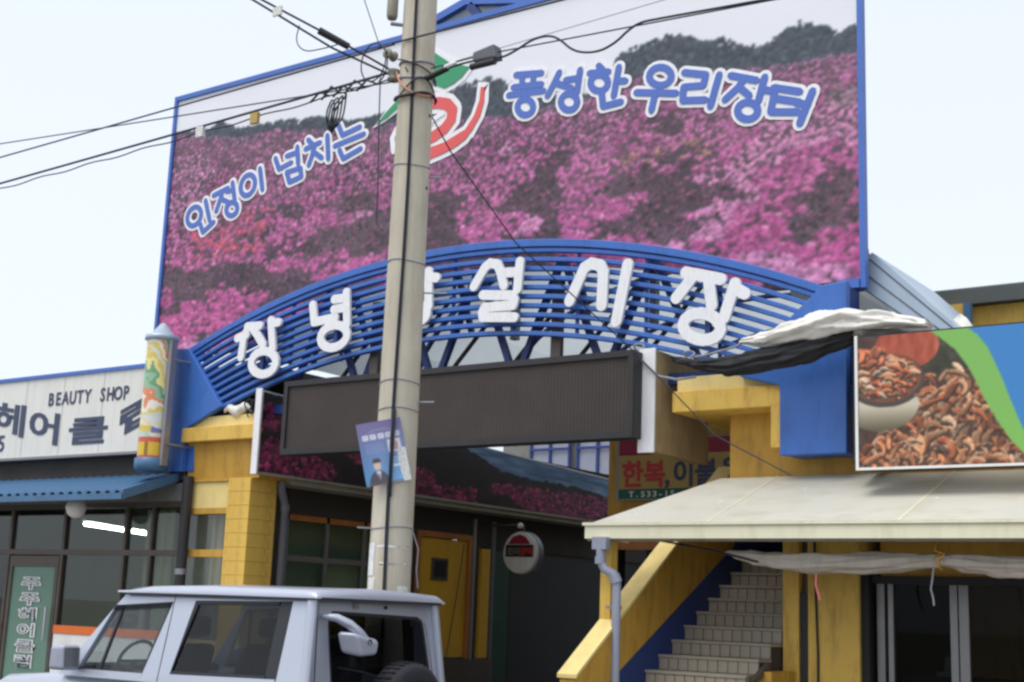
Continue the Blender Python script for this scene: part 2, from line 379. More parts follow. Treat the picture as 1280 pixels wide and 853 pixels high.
# lettering and outlines, metres in the facade plane (u, z)
GATE= [('chang', [(0, [(-13.948, 5.274), (-13.768, 5.31)]), (0, [(-13.755, 5.41), (-13.818, 5.289), (-13.852, 4.999)]), (0, [(-13.765, 5.422), (-13.521, 5.414)]), (0, [(-13.659, 5.391), (-13.554, 5.286), (-13.434, 5.14)]), (0, [(-13.313, 5.47), (-13.238, 5.071)]), (0, [(-13.285, 5.426), (-13.165, 5.427)]), (1, [(-13.19, 4.954), (-13.162, 4.9), (-13.161, 4.844), (-13.189, 4.793), (-13.241, 4.753), (-13.311, 4.73), (-13.392, 4.724), (-13.473, 4.739), (-13.545, 4.771), (-13.6, 4.818), (-13.629, 4.873), (-13.629, 4.929), (-13.601, 4.981), (-13.548, 5.021), (-13.477, 5.044), (-13.395, 5.048), (-13.314, 5.033), (-13.243, 5.0)])]), ('nyeong', [(0, [(-12.546, 5.607), (-12.496, 5.366), (-12.122, 5.398)]), (0, [(-11.95, 5.718), (-11.906, 5.281)]), (0, [(-12.156, 5.644), (-11.957, 5.644)]), (0, [(-12.152, 5.506), (-11.946, 5.514)]), (1, [(-11.91, 5.201), (-11.891, 5.15), (-11.899, 5.098), (-11.935, 5.051), (-11.993, 5.015), (-12.067, 4.993), (-12.149, 4.989), (-12.227, 5.003), (-12.294, 5.034), (-12.34, 5.078), (-12.36, 5.129), (-12.351, 5.182), (-12.315, 5.23), (-12.255, 5.266), (-12.18, 5.288), (-12.099, 5.291), (-12.02, 5.276), (-11.955, 5.245)])]), ('sang', [(0, [(-10.937, 5.822), (-11.043, 5.628), (-11.198, 5.498)]), (0, [(-10.937, 5.822), (-10.84, 5.657), (-10.766, 5.513)]), (0, [(-10.575, 5.84), (-10.546, 5.389)]), (0, [(-10.559, 5.762), (-10.442, 5.744)]), (1, [(-10.566, 5.322), (-10.566, 5.282), (-10.589, 5.245), (-10.633, 5.216), (-10.693, 5.198), (-10.761, 5.193), (-10.83, 5.202), (-10.891, 5.225), (-10.937, 5.258), (-10.961, 5.297), (-10.962, 5.338), (-10.939, 5.375), (-10.894, 5.404), (-10.833, 5.422), (-10.764, 5.426), (-10.696, 5.416), (-10.635, 5.394), (-10.591, 5.361)])]), ('seol', [(0, [(-9.848, 5.565), (-9.69, 5.786), (-9.613, 5.831), (-9.503, 5.805), (-9.449, 5.7), (-9.396, 5.531)]), (0, [(-9.169, 5.797), (-9.192, 5.461)]), (0, [(-9.399, 5.686), (-9.205, 5.672)]), (0, [(-9.702, 5.442), (-9.25, 5.39), (-9.228, 5.328), (-9.244, 5.27), (-9.669, 5.281), (-9.7, 5.222), (-9.687, 5.164), (-9.218, 5.118)])]), ('si', [(0, [(-8.442, 5.238), (-8.25, 5.613), (-8.156, 5.653), (-8.037, 5.618), (-7.992, 5.53), (-8.004, 5.142)]), (0, [(-7.669, 5.584), (-7.804, 4.939)])]), ('jang', [(0, [(-6.927, 5.402), (-6.501, 5.279)]), (0, [(-6.83, 5.355), (-7.042, 5.126)]), (0, [(-6.649, 5.311), (-6.608, 5.003)]), (0, [(-6.331, 5.211), (-6.457, 4.85)]), (0, [(-6.314, 5.152), (-6.216, 5.089)]), (1, [(-6.497, 4.723), (-6.518, 4.678), (-6.564, 4.644), (-6.628, 4.626), (-6.704, 4.625), (-6.782, 4.643), (-6.854, 4.676), (-6.91, 4.722), (-6.943, 4.775), (-6.949, 4.827), (-6.927, 4.873), (-6.881, 4.907), (-6.815, 4.925), (-6.738, 4.925), (-6.66, 4.906), (-6.589, 4.872), (-6.535, 4.826), (-6.503, 4.775)])])]
BTXT= [('in', [(1, [(-15.421, 7.327), (-15.449, 7.284), (-15.491, 7.252), (-15.541, 7.236), (-15.595, 7.238), (-15.644, 7.257), (-15.684, 7.291), (-15.709, 7.336), (-15.717, 7.387), (-15.706, 7.437), (-15.677, 7.481), (-15.635, 7.512), (-15.584, 7.528), (-15.531, 7.526), (-15.481, 7.506), (-15.442, 7.472), (-15.417, 7.427), (-15.41, 7.376)]), (0, [(-15.337, 7.597), (-15.209, 7.266)]), (0, [(-15.409, 7.238), (-15.339, 7.101), (-15.117, 7.228)])]), ('jeong', [(0, [(-15.173, 7.649), (-14.866, 7.721)]), (0, [(-14.976, 7.677), (-15.021, 7.55), (-15.083, 7.39)]), (0, [(-14.999, 7.572), (-14.826, 7.493)]), (0, [(-14.776, 7.791), (-14.696, 7.501)]), (0, [(-14.887, 7.669), (-14.749, 7.673)]), (1, [(-14.631, 7.338), (-14.649, 7.307), (-14.678, 7.286), (-14.715, 7.275), (-14.756, 7.277), (-14.795, 7.291), (-14.828, 7.316), (-14.852, 7.348), (-14.862, 7.384), (-14.858, 7.419), (-14.84, 7.45), (-14.81, 7.471), (-14.773, 7.482), (-14.732, 7.48), (-14.693, 7.465), (-14.66, 7.441), (-14.637, 7.408), (-14.627, 7.373)])]), ('i', [(1, [(-14.303, 7.648), (-14.328, 7.6), (-14.368, 7.564), (-14.416, 7.545), (-14.469, 7.544), (-14.518, 7.563), (-14.559, 7.598), (-14.585, 7.645), (-14.595, 7.7), (-14.587, 7.754), (-14.561, 7.803), (-14.521, 7.839), (-14.472, 7.858), (-14.419, 7.858), (-14.37, 7.839), (-14.33, 7.804), (-14.303, 7.756), (-14.294, 7.702)]), (0, [(-14.214, 7.919), (-14.129, 7.582)])]), ('neom', [(0, [(-13.908, 8.025), (-13.818, 7.844), (-13.576, 7.903)]), (0, [(-13.478, 8.124), (-13.437, 7.865)]), (0, [(-13.678, 8.018), (-13.486, 8.039)]), (0, [(-13.654, 7.768), (-13.584, 7.61), (-13.354, 7.657), (-13.385, 7.79), (-13.654, 7.768)])]), ('chi', [(0, [(-13.27, 8.193), (-13.18, 8.113)]), (0, [(-13.312, 8.063), (-13.032, 8.112)]), (0, [(-13.133, 8.088), (-13.173, 7.937), (-13.225, 7.805)]), (0, [(-13.164, 8.004), (-12.979, 7.875)]), (0, [(-12.898, 8.192), (-12.848, 7.834)])]), ('neun', [(0, [(-12.69, 8.299), (-12.61, 8.145), (-12.288, 8.209)]), (0, [(-12.743, 8.008), (-12.204, 8.091)]), (0, [(-12.644, 7.931), (-12.565, 7.791), (-12.247, 7.884)])]), ('pung', [(0, [(-9.645, 8.425), (-9.247, 8.369)]), (0, [(-9.551, 8.397), (-9.534, 8.242)]), (0, [(-9.367, 8.368), (-9.372, 8.227)]), (0, [(-9.679, 8.263), (-9.241, 8.218)]), (0, [(-9.747, 8.169), (-9.207, 8.124)]), (0, [(-9.473, 8.133), (-9.476, 8.063)]), (1, [(-9.355, 7.934), (-9.361, 7.899), (-9.381, 7.871), (-9.412, 7.854), (-9.452, 7.849), (-9.494, 7.857), (-9.535, 7.877), (-9.568, 7.907), (-9.591, 7.943), (-9.6, 7.981), (-9.595, 8.016), (-9.575, 8.044), (-9.543, 8.062), (-9.503, 8.067), (-9.461, 8.058), (-9.42, 8.038), (-9.387, 8.008), (-9.364, 7.972)])]), ('seong', [(0, [(-8.977, 8.321), (-9.051, 8.188), (-9.144, 8.041)]), (0, [(-9.031, 8.193), (-8.783, 8.068)]), (0, [(-8.665, 8.29), (-8.703, 7.997)]), (0, [(-8.875, 8.196), (-8.68, 8.182)]), (1, [(-8.695, 7.875), (-8.701, 7.84), (-8.721, 7.812), (-8.752, 7.794), (-8.791, 7.789), (-8.833, 7.797), (-8.873, 7.817), (-8.906, 7.848), (-8.928, 7.884), (-8.937, 7.922), (-8.931, 7.958), (-8.911, 7.986), (-8.879, 8.004), (-8.84, 8.009), (-8.798, 8.0), (-8.758, 7.98), (-8.726, 7.949), (-8.704, 7.913)])]), ('han', [(0, [(-8.398, 8.286), (-8.335, 8.216)]), (0, [(-8.528, 8.215), (-8.254, 8.178)]), (1, [(-8.257, 8.035), (-8.264, 8.0), (-8.284, 7.973), (-8.317, 7.956), (-8.357, 7.951), (-8.4, 7.96), (-8.442, 7.981), (-8.476, 8.011), (-8.498, 8.048), (-8.507, 8.086), (-8.501, 8.121), (-8.48, 8.148), (-8.447, 8.165), (-8.406, 8.169), (-8.363, 8.16), (-8.322, 8.139), (-8.288, 8.109), (-8.266, 8.072)]), (0, [(-8.106, 8.207), (-8.17, 7.848)]), (0, [(-8.12, 8.032), (-8.009, 8.009)]), (0, [(-8.34, 7.907), (-8.316, 7.742), (-8.066, 7.752)])]), ('u', [(1, [(-7.381, 7.938), (-7.389, 7.901), (-7.415, 7.872), (-7.454, 7.854), (-7.502, 7.851), (-7.554, 7.861), (-7.603, 7.885), (-7.644, 7.919), (-7.671, 7.959), (-7.681, 8.0), (-7.672, 8.038), (-7.647, 8.067), (-7.607, 8.085), (-7.558, 8.088), (-7.506, 8.077), (-7.457, 8.053), (-7.417, 8.019), (-7.391, 7.979)]), (0, [(-7.853, 7.83), (-7.313, 7.712)]), (0, [(-7.596, 7.758), (-7.643, 7.563)])]), ('ri', [(0, [(-7.209, 7.949), (-6.928, 7.864), (-6.958, 7.737), (-7.215, 7.769), (-7.225, 7.604), (-6.929, 7.555)]), (0, [(-6.754, 7.828), (-6.865, 7.464)])]), ('jang', [(0, [(-6.61, 7.788), (-6.286, 7.662)]), (0, [(-6.436, 7.713), (-6.517, 7.622), (-6.68, 7.507)]), (0, [(-6.507, 7.629), (-6.375, 7.496)]), (0, [(-6.186, 7.681), (-6.265, 7.406)]), (0, [(-6.226, 7.543), (-6.117, 7.502)]), (1, [(-6.271, 7.297), (-6.278, 7.264), (-6.3, 7.238), (-6.332, 7.222), (-6.373, 7.217), (-6.416, 7.226), (-6.457, 7.245), (-6.49, 7.274), (-6.512, 7.308), (-6.52, 7.345), (-6.512, 7.378), (-6.491, 7.404), (-6.457, 7.42), (-6.417, 7.424), (-6.373, 7.416), (-6.333, 7.396), (-6.3, 7.367), (-6.278, 7.333)])]), ('teo', [(0, [(-6.078, 7.533), (-5.768, 7.423)]), (0, [(-6.058, 7.519), (-6.113, 7.261)]), (0, [(-6.078, 7.408), (-5.768, 7.299)]), (0, [(-6.113, 7.252), (-5.788, 7.19)]), (0, [(-5.616, 7.402), (-5.769, 7.054)]), (0, [(-5.807, 7.297), (-5.673, 7.253)])])]
LOGO= {'green': [[(-11.267, 9.11), (-11.055, 9.063), (-10.893, 8.942), (-10.733, 8.822), (-10.401, 8.698), (-10.519, 8.586), (-10.665, 8.511), (-10.814, 8.478), (-10.999, 8.568), (-11.13, 8.606), (-11.222, 8.818)], [(-11.471, 8.61), (-11.621, 8.478), (-11.787, 8.358), (-11.998, 8.18), (-11.805, 8.246), (-11.612, 8.357), (-11.435, 8.474)]], 'red_strokes': [[(-11.433, 8.065), (-11.315, 8.257), (-11.111, 8.314), (-10.905, 8.295), (-10.75, 8.244), (-10.656, 8.142), (-10.673, 8.009), (-10.78, 7.903), (-10.953, 7.83), (-11.18, 7.786), (-11.369, 7.883), (-11.441, 7.981)], [(-10.992, 8.047), (-10.868, 8.098), (-10.805, 8.118)]], 'tail': [[(-11.549, 7.83), (-11.275, 7.655), (-11.02, 7.685), (-10.768, 7.714), (-10.573, 7.783), (-10.427, 7.829), (-10.339, 7.782), (-10.42, 7.693), (-10.612, 7.603), (-10.809, 7.555), (-11.035, 7.514), (-11.294, 7.553), (-11.487, 7.691)], [(-10.427, 7.829), (-10.289, 7.999), (-10.214, 8.191), (-10.199, 8.375), (-10.138, 8.362), (-10.139, 8.156), (-10.191, 7.981), (-10.326, 7.78)]], 'leftcurve': [(-11.618, 8.056), (-11.684, 7.939), (-11.649, 7.74)]}
SKYL= [(-16.08, 8.83), (-15.4, 8.77), (-15.18, 8.86), (-14.73, 8.65), (-13.97, 8.63), (-13.09, 8.55), (-12.46, 8.35), (-12.02, 8.36), (-11.59, 8.36), (-10.96, 8.35), (-10.56, 8.5), (-10.11, 8.55), (-9.71, 8.38), (-9.21, 8.08), (-8.32, 7.94), (-8.25, 8.23), (-8.11, 8.44), (-7.83, 8.5), (-7.5, 8.51), (-7.28, 8.5), (-6.96, 8.33), (-6.7, 8.29), (-6.45, 8.15), (-6.15, 8.11), (-6.01, 8.21), (-5.77, 8.28), (-5.58, 8.23), (-5.35, 8.06), (-5.05, 8.12)]
TREEB= [(-16.07, 8.79), (-14.71, 8.49), (-13.88, 8.49), (-12.44, 8.17), (-11.57, 8.16), (-10.74, 8.03), (-9.69, 7.89), (-8.96, 7.91), (-8.26, 7.89), (-7.82, 8.04), (-7.27, 8.0), (-6.75, 7.89), (-6.15, 7.8), (-5.77, 7.78), (-5.05, 7.77)]

# ================================================================== THE SETTING
tag(MB().add([(-900,-900,-.02),(900,-900,-.02),(900,900,-.02),(-900,900,-.02)], [(0,1,2,3)]).build('ground', 'paving'), kind='structure')
tag(MB().add([(-300,-3.4,0),(300,-3.4,0),(300,9.2,0),(-300,9.2,0)], [(0,1,2,3)]).build('road', 'asphalt'), kind='structure')
rl = tag(MB().box(-300,300,3.0,3.12,.001,.005).build('road_marking', 'roadpaint'), kind='structure')
pv = tag(MB().box(-300,300,9.36,60,-.01,.13).build('pavement', 'paving'), kind='structure')
kb = tag(MB().box(-300,-40,9.2,9.355,-.01,.135).box(10,300,9.2,9.355,-.01,.135).build('kerb', 'kerbstone'), kind='structure')
k0 = MB().box(-40,-39.01,9.2,9.355,-.01,.135).build('kerb_stone', 'kerbstone', kb, bevel=.015)
for i in range(1, 50): piece(k0, 'kerb_stone', kb, (i*1.0, 0, 0))

# ================================================================== LEFT BLOCK: hair salon, corner pillar, alley side
lb = thing('shop_building', (-18, 16, .13), 'low shop building with glazed front and yellow corner pillar left of the market entrance', 'building')
# shell of the salon
mb = MB()
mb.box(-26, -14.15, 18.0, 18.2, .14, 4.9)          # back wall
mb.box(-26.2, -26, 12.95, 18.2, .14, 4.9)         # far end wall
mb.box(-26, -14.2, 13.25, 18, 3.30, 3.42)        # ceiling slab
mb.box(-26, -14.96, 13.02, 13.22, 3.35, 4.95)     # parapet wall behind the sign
mb.build('wall', 'darkwall', lb)  # dark colour stands in for the shadow between sign and canopy
MB().box(-25.9, -14.2, 17.90, 17.99, .17, 3.29).build('plaster', 'salonwall', lb); MB().box(-14.205, -14.203, 13.3, 17.9, .17, 3.29).build('plaster', 'salonwall', lb)
MB().box(-26, -14.2, 12.98, 18, .131, .16).build('floor', 'floor', lb)
MB().box(-26.3, -13.9, 13.3, 18.3, 4.90, 5.0).build('roof', 'roofgrey', lb)
# dado: white with an orange band
MB().box(-26, -18.99, 13.02, 13.2, .14, 1.12).box(-17.58, -14.98, 13.02, 13.2, .14, 1.12).build('dado', 'white', lb)
MB().box(-26, -18.99, 13.0, 13.21, 1.125, 1.24).box(-17.58, -14.98, 13.0, 13.21, 1.125, 1.24).build('dado_stripe', 'orange', lb)
# window frames and panes
def frame_v(x, z0=1.24, z1=2.97, wd=.06, m='alubrown'): MB().box(x-wd/2, x+wd/2, 13.05, 13.15, z0, z1).build('mullion', m, lb)
for x in (-21.6, -20.2): frame_v(x)
for x in (-18.95, -17.62): frame_v(x, .14)
frame_v(-16.2); frame_v(-15.62, wd=.05)
MB().box(-25.9, -14.98, 13.04, 13.16, 2.28, 2.36).build('transom_bar', 'alubrown', lb)
MB().box(-25.9, -14.98, 13.04, 13.16, 2.97, 3.05).build('head_bar', 'alubrown', lb)
MB().box(-25.9, -14.985, 13.03, 13.17, 3.05, 3.30).build('lintel', 'greywall', lb)
for a, b_, z0, z1 in ((-25.9,-21.63,1.24,2.28),(-21.57,-20.23,1.24,2.28),(-20.17,-18.98,1.24,2.28),(-17.59,-16.23,1.24,2.28),(-16.17,-15.65,1.24,2.28),(-15.6,-15.0,1.24,2.28),
                    (-25.9,-21.63,2.36,2.97),(-21.57,-20.23,2.36,2.97),(-20.17,-18.98,2.36,2.97),(-18.92,-17.65,2.36,2.97),(-17.59,-16.23,2.36,2.97),(-16.17,-15.65,2.36,2.97),(-15.6,-15.0,2.36,2.97)):
    MB().box(a, b_, 13.09, 13.10, z0, z1).build('pane', 'shopglass', lb)
# glass door with a green film and vertical lettering
dr = MB().box(-18.90, -18.82, 13.06, 13.13, .16, 2.26).box(-17.76, -17.68, 13.06, 13.13, .16, 2.26).box(-18.82, -17.76, 13.06, 13.13, .16, .35).box(-18.82, -17.76, 13.06, 13.13, 2.10, 2.26).build('door', 'alubrown', lb)
MB().box(-18.82, -17.76, 13.085, 13.095, .35, 2.10).build('door_film', 'decalgreen', dr)
MB().tube([(-17.80, 13.0, 1.0), (-17.80, 13.0, 1.5)], .018).build('handle', 'chrome', dr)
for i, ch in enumerate('주주헤어클럽'):
    zz = 1.77-i*.236; xx = -18.32
    a = text_mb(ch, xx, zz, 13.072, .205, 2.6, .013, .003, 'CENTER'); a.build('letter_outline', 'white', dr)
    a = text_mb(ch, xx, zz, 13.068, .205, 2.6, -.002, .003, 'CENTER'); a.build('letter', 'navy', dr)
# right-hand return bay with dark post, yellow rail
MB().tube([(-14.80, 12.94, .14), (-14.80, 12.94, 3.38)], .075, 14).build('post', 'charcoal', lb)
MB().tube([(-14.80, 12.94, 2.02), (-14.80, 12.94, 2.10)], .082, 14).build('post_band', 'steel', lb)
MB().box(-14.98, -14.06, 13.02, 13.2, .14, 1.15).build('wall_panel', 'yellowpale', lb)
MB().box(-14.975, -14.06, 13.03, 13.16, 2.27, 2.37).build('rail', 'yellowdeep', lb)
MB().box(-14.975, -14.06, 13.03, 13.16, 2.86, 2.94).build('rail', 'yellowdeep', lb)
MB().box(-14.975, -14.06, 13.10, 13.11, 1.15, 2.27).build('pane', 'clearglass', lb)
MB().box(-14.975, -14.06, 13.10, 13.11, 2.37, 2.86).build('pane', 'clearglass', lb)
MB().box(-14.975, -14.06, 13.03, 13.16, 2.94, 3.30).build('panel', 'yellowpale', lb)
# corner pillar faced with lapped boards
MB().box(-14.04, -13.63, 13.02, 13.5, .14, 3.32).build('pillar', 'yellowdeep', lb)
bd = None
for i in range(17):
    z0 = .15+i*.188
    if bd is None:
        bd = MB().box(-14.052,-13.618,13.002,13.508,z0,z0+.184).build('siding_board', 'yellow', lb, bevel=.003, segs=1)
    else: piece(bd, 'siding_board', lb, (0, 0, i*.188)).modifiers.new('edge', 'BEVEL').width = .003
# yellow beam / ledge over the corner
MB().box(-14.95, -13.42, 12.88, 14.4, 3.86, 4.06).build('ledge', 'yellow', lb, bevel=.01)
MB().box(-14.95, -13.47, 12.98, 14.3, 4.06, 4.22).build('ledge_top', 'yellowpale', lb, bevel=.01)
MB().hexa([(-14.93,13.04,3.34),(-13.5,13.04,3.34),(-13.5,14.3,3.34),(-14.93,14.3,3.34),(-14.93,13.0,3.86),(-13.5,13.0,3.86),(-13.5,14.3,3.86),(-14.93,14.3,3.86)]).build('beam', 'yellowdeep', lb)
MB().box(-14.93, -14.06, 13.0, 13.19, 3.305, 3.338).build('beam_trim', 'yellowdeep', lb)
# alley side of the block
mb = MB()
mb.box(-14.2, -13.9, 13.51, 14.05, .14, 3.3).box(-14.2, -13.9, 14.05, 16.6, .14, 1.0).box(-14.2, -13.9, 14.05, 16.6, 2.95, 3.3).box(-14.2, -13.9, 16.6, 16.95, .14, 3.3)
mb.box(-14.2, -13.9, 16.95, 18.4, 2.92, 3.3).box(-14.2, -13.9, 18.4, 18.62, .14, 3.3).box(-14.2, -13.9, 16.95, 18.4, .14, .92)
mb.build('alley_wall', 'darkwall', lb)
MB().box(-14.1, -13.84, 16.95, 19.05, .14, .90).build('low_wall', 'alubrown', lb)
MB().box(-14.2, -13.9, 18.62, 30, 2.75, 4.4).build('alley_wall', 'darkwall', lb)
MB().box(-14.3, -13.95, 19.05, 19.6, .14, 2.75).build('shutter_infill', 'darkgreen', lb)
MB().box(-14.3, -13.95, 19.62, 30, .14, 2.75).build('shutter_infill', 'charcoal', lb)  # charcoal run added to close a gap and darken the alley
MB().box(-14.15, -13.45, 13.6, 22.3, 3.30, 3.395).build('soffit', 'soffit', lb)
for y in (14.08, 14.92, 15.75, 16.57): MB().box(-14.0, -13.93, y-.03, y+.03, 1.0, 2.95).build('mullion', 'alu', lb)
MB().box(-14.0, -13.94, 14.05, 16.6, 2.28, 2.36).build('transom_bar', 'alu', lb)
MB().box(-13.99, -13.93, 14.05, 16.6, 2.86, 2.945).build('head_bar', 'woodorange', lb)
for a, b_ in ((14.11, 14.89), (14.95, 15.72), (15.78, 16.54)):
    MB().box(-13.965, -13.955, a, b_, 1.0, 2.28).build('pane', 'shopglass', lb); MB().box(-13.965, -13.955, a, b_, 2.36, 2.86).build('pane', 'shopglass', lb)
MB().box(-14.12, -14.09, 15.1, 16.5, 1.0, 2.3).build('blind', 'curtain', lb)
MB().tube([(-13.55, 13.62, .14), (-13.55, 13.62, 3.0), (-13.52, 13.50, 3.2), (-13.52, 13.50, 3.33)], .055, 10).build('downpipe', 'pipegrey', lb)
MB().tube([(-13.55, 13.62, 2.93), (-13.55, 13.62, 3.02)], .066, 10).build('pipe_collar', 'pipegrey', lb)
# yellow door in the alley
yd = MB().box(-13.97, -13.91, 17.05, 18.30, .93, 2.82).build('door', 'yellowdoor', lb, bevel=.008)
MB().box(-13.905, -13.885, 17.36, 17.78, 2.15, 2.50).build('door_window', 'alubrown', yd); MB().box(-13.884, -13.878, 17.42, 17.72, 2.2, 2.46).build('door_pane', 'black', yd)
MB().tube([(-13.89, 17.16, 1.75), (-13.84, 17.16, 1.75)], .035, 10).build('handle', 'chrome', yd)
MB().box(-13.98, -13.87, 16.95, 17.04, .91, 2.92).box(-13.98, -13.87, 18.31, 18.40, .91, 2.92).box(-13.98, -13.87, 17.04, 18.31, 2.83, 2.92).build('door_frame', 'woodorange', lb)
MB().tube([(-13.86, 18.15, 2.78), (-13.86, 18.02, 2.0), (-13.86, 17.8, .95)], .008, 6).build('cord', 'cable', lb)
MB().box(-13.96, -13.87, 18.42, 18.50, .14, 3.2).build('steel_post', 'alu', lb)
MB().box(-13.93, -13.86, 18.66, 18.90, .92, 2.72).build('panel', 'yellowdoor', lb)
MB().box(-13.96, -13.86, 18.95, 19.04, .14, 3.2).build('steel_post', 'pipegrey', lb)
# salon inside: curtains, mirrors row, ceiling tube
for k in range(7): MB().tube([(-16.10+k*.085, 13.42+.03*(k % 2), 1.0), (-16.10+k*.085, 13.42+.03*(k % 2), 2.96)], .046, 8).build('curtain_fold', 'curtain', lb)
for k in range(9): MB().tube([(-14.68+k*.075, 13.40+.03*(k % 2), 1.0), (-14.68+k*.075, 13.40+.03*(k % 2), 2.9)], .04, 8).build('curtain_fold', 'curtain', lb)
ft = thing('fluorescent_lamp', (-18.8, 15, 3.28), 'lit white fluorescent tube hanging from the hair salon ceiling', 'lamp')
MB().bar((-18.84, 14.33, 2.93), (-20.09, 16.77, 2.93), .07, .12).build('housing', 'white', ft); MB().tube([(-18.86, 14.37, 2.85), (-20.07, 16.73, 2.85)], .03, 10).build('tube', 'tubelight', ft)
for q in ((-18.95, 14.55), (-20.0, 16.6)): MB().tube([(q[0], q[1], 2.99), (q[0], q[1], 3.30)], .008, 6).build('hanger', 'alu', ft)
for i, x in enumerate((-20.6, -19.2)):
    mr = thing('salon_mirror', (x, 17.95, 1.0), ('left' if i == 0 else 'right')+' one of two dim wall mirrors deep inside the hair salon', 'mirror')
    MB().box(x-.45, x+.45, 17.94, 17.99, 1.0, 2.2).build('frame', 'alubrown', mr); MB().box(x-.4, x+.4, 17.93, 17.938, 1.05, 2.15).build('glass', 'steel', mr)
# salon sign box
sg = thing('shop_sign', (-18, 12.9, 3.74), 'long cream sign board with dark lettering above the hair salon', 'sign')
MB().box(-24, -15.62, 12.86, 13.0, 3.77, 5.0).build('panel', 'signcream', sg)
MB().box(-24, -15.60, 12.83, 13.01, 5.0, 5.055).build('trim', 'bluetrim', sg)
MB().box(-24, -15.61, 12.85, 13.005, 3.73, 3.77).build('trim', 'alu', sg)
for i, x in enumerate(np.arange(-23.4, -16, .95)): MB().box(x-.0025, x+.0025, 12.857, 12.859, 3.78, 4.99).build('joint', 'soffit', sg)
letters('BEAUTY SHOP', -18.09, 4.555, 12.853, .285, .86, .006, 'navy', sg, .178)
for ch, x, z, sh, s_ in (('헤', -19.46, 4.27, -.05, .62), ('어', -18.53, 4.10, -.02, .60), ('클', -17.50, 3.96, .05, .52), ('럽', -16.36, 4.0, .18, .52)):
    mb = text_mb(ch, 0, 0, 0, s_, 1.62 if ch in '헤어' else 2.0, .016, .006)
    mb.v = [(x+a, 12.853+b_, z+c*.86+a*(.34 if ch == '럽' else (-.16 if ch in '헤어' else .0))) for a, b_, c in mb.v]
    mb.build('letter', 'navy', sg)
text_mb('5', -19.27, 3.89, 12.853, .36, 1.1, .006, .006).build('letter', 'navy', sg)
# blue ribbed canopy below it
aw = thing('canopy', (-18, 12.6, 3.1), 'blue ribbed metal canopy sloping out over the hair salon windows', 'canopy')
nr = 44
for i in range(nr):
    x0 = -24+i*.203
    if i == 0:
        rb = MB().add([(x0,12.05,3.07),(x0+.045,12.05,3.115),(x0+.10,12.05,3.115),(x0+.145,12.05,3.07),(x0+.2025,12.05,3.07),
                       (x0,13.0,3.40),(x0+.045,13.0,3.445),(x0+.10,13.0,3.445),(x0+.145,13.0,3.40),(x0+.2025,13.0,3.40)],
                      [(0,1,6,5),(1,2,7,6),(2,3,8,7),(3,4,9,8)]).build('ribbed_sheet', 'bluesheet', aw)
        sm_ = rb.modifiers.new('thickness', 'SOLIDIFY'); sm_.thickness = .006
    else:
        o = piece(rb, 'ribbed_sheet', aw, (i*.203, 0, 0)); sm_ = o.modifiers.new('thickness', 'SOLIDIFY'); sm_.thickness = .006
MB().box(-24, -15.05, 12.045, 12.065, 2.99, 3.075).build('front_trim', 'bluesheet', aw)
MB().hexa([(-15.085,12.045,2.99),(-15.062,12.045,2.99),(-15.062,12.99,3.32),(-15.085,12.99,3.32),(-15.085,12.045,3.12),(-15.062,12.045,3.12),(-15.062,12.99,3.45),(-15.085,12.99,3.45)]).build('end_trim', 'bluesheet', aw)
MB().box(-24, -15.1, 12.07, 12.11, 2.98, 3.06).build('purlin', 'alubrown', aw)
gl = thing('globe_lamp', (-16.65, 12.5, 2.9), 'unlit white globe lamp hanging under the blue canopy', 'lamp')
MB().lathe([(0,-.15),(.07,-.135),(.12,-.09),(.15,0),(.12,.09),(.07,.135),(.05,.15)], (-16.65,12.5,2.93), 18).build('globe', 'white', gl)
MB().lathe([(.0,.14),(.06,.14),(.06,.20),(.12,.21),(.12,.24),(0,.24)], (-16.65,12.5,2.93), 16).build('base', 'alubrown', gl)

# barber pole
bp_ = thing('barber_pole', (-15.21, 12.6, 3.42), 'tall barber pole with yellow green and orange swirls at the gate foot', 'barber pole')
h, w_ = 120, 72; img = np.zeros((h, w_, 3)); yy, xx = np.mgrid[0:h, 0:w_]; n1 = fbm(h, w_, 18, 18, 3)
ph = ((yy*1.0+xx*.9+n1*55) % 60)/60
pal = [(222,196,96),(236,222,150),(112,164,124),(150,190,158),(226,140,100),(240,234,220),(222,202,110),(214,220,214)]
k = (ph*len(pal)).astype(int) % len(pal); img = np.array(pal, float)[k]
low = yy > 78; img[low] = img[low]*.35+np.array((228,226,224))*.65; pb = low & (((yy-78)+n1*14) % 17 < 6); img[pb] = np.where(n1[pb][:, None] > .5, (226,196,70), (110,120,180))
img[yy > 98] = (206,96,70); img[yy > 103] = (226,186,60); m_ = (yy > 103) & (xx % 12 < 3); img[m_] = (150,110,40); img[yy > 116] = (200,80,60)
def cyl(j, i): a = -j*2*PI; return np.stack([-15.21+.205*np.cos(a), 12.6+.205*np.sin(a), 3.60+i*1.69], -1)
panel_mesh('printed_drum', img, None, None, None, 'printgloss', bp_, curve=cyl)
MB().lathe([(0,5.56-3.42),(.04,5.54-3.42),(.17,5.38-3.42),(.24,5.36-3.42),(.245,5.30-3.42),(.205,5.28-3.42)], (-15.21,12.6,3.42), 24).build('cap', 'skirtmetal', bp_)
MB().lathe([(.205,.19),(.235,.18),(.235,.05),(.20,0),(0,0)], (-15.21,12.6,3.42), 24).build('base', 'bluesheet', bp_)
MB().box(-14.995, -14.93, 12.55, 12.65, 3.5, 5.28).build('mounting_rail', 'steel', bp_)
for z in (3.8, 5.0): MB().tube([(-14.93,12.6,z),(-14.93,13.0,z)], .02).build('bracket', 'steel', bp_)

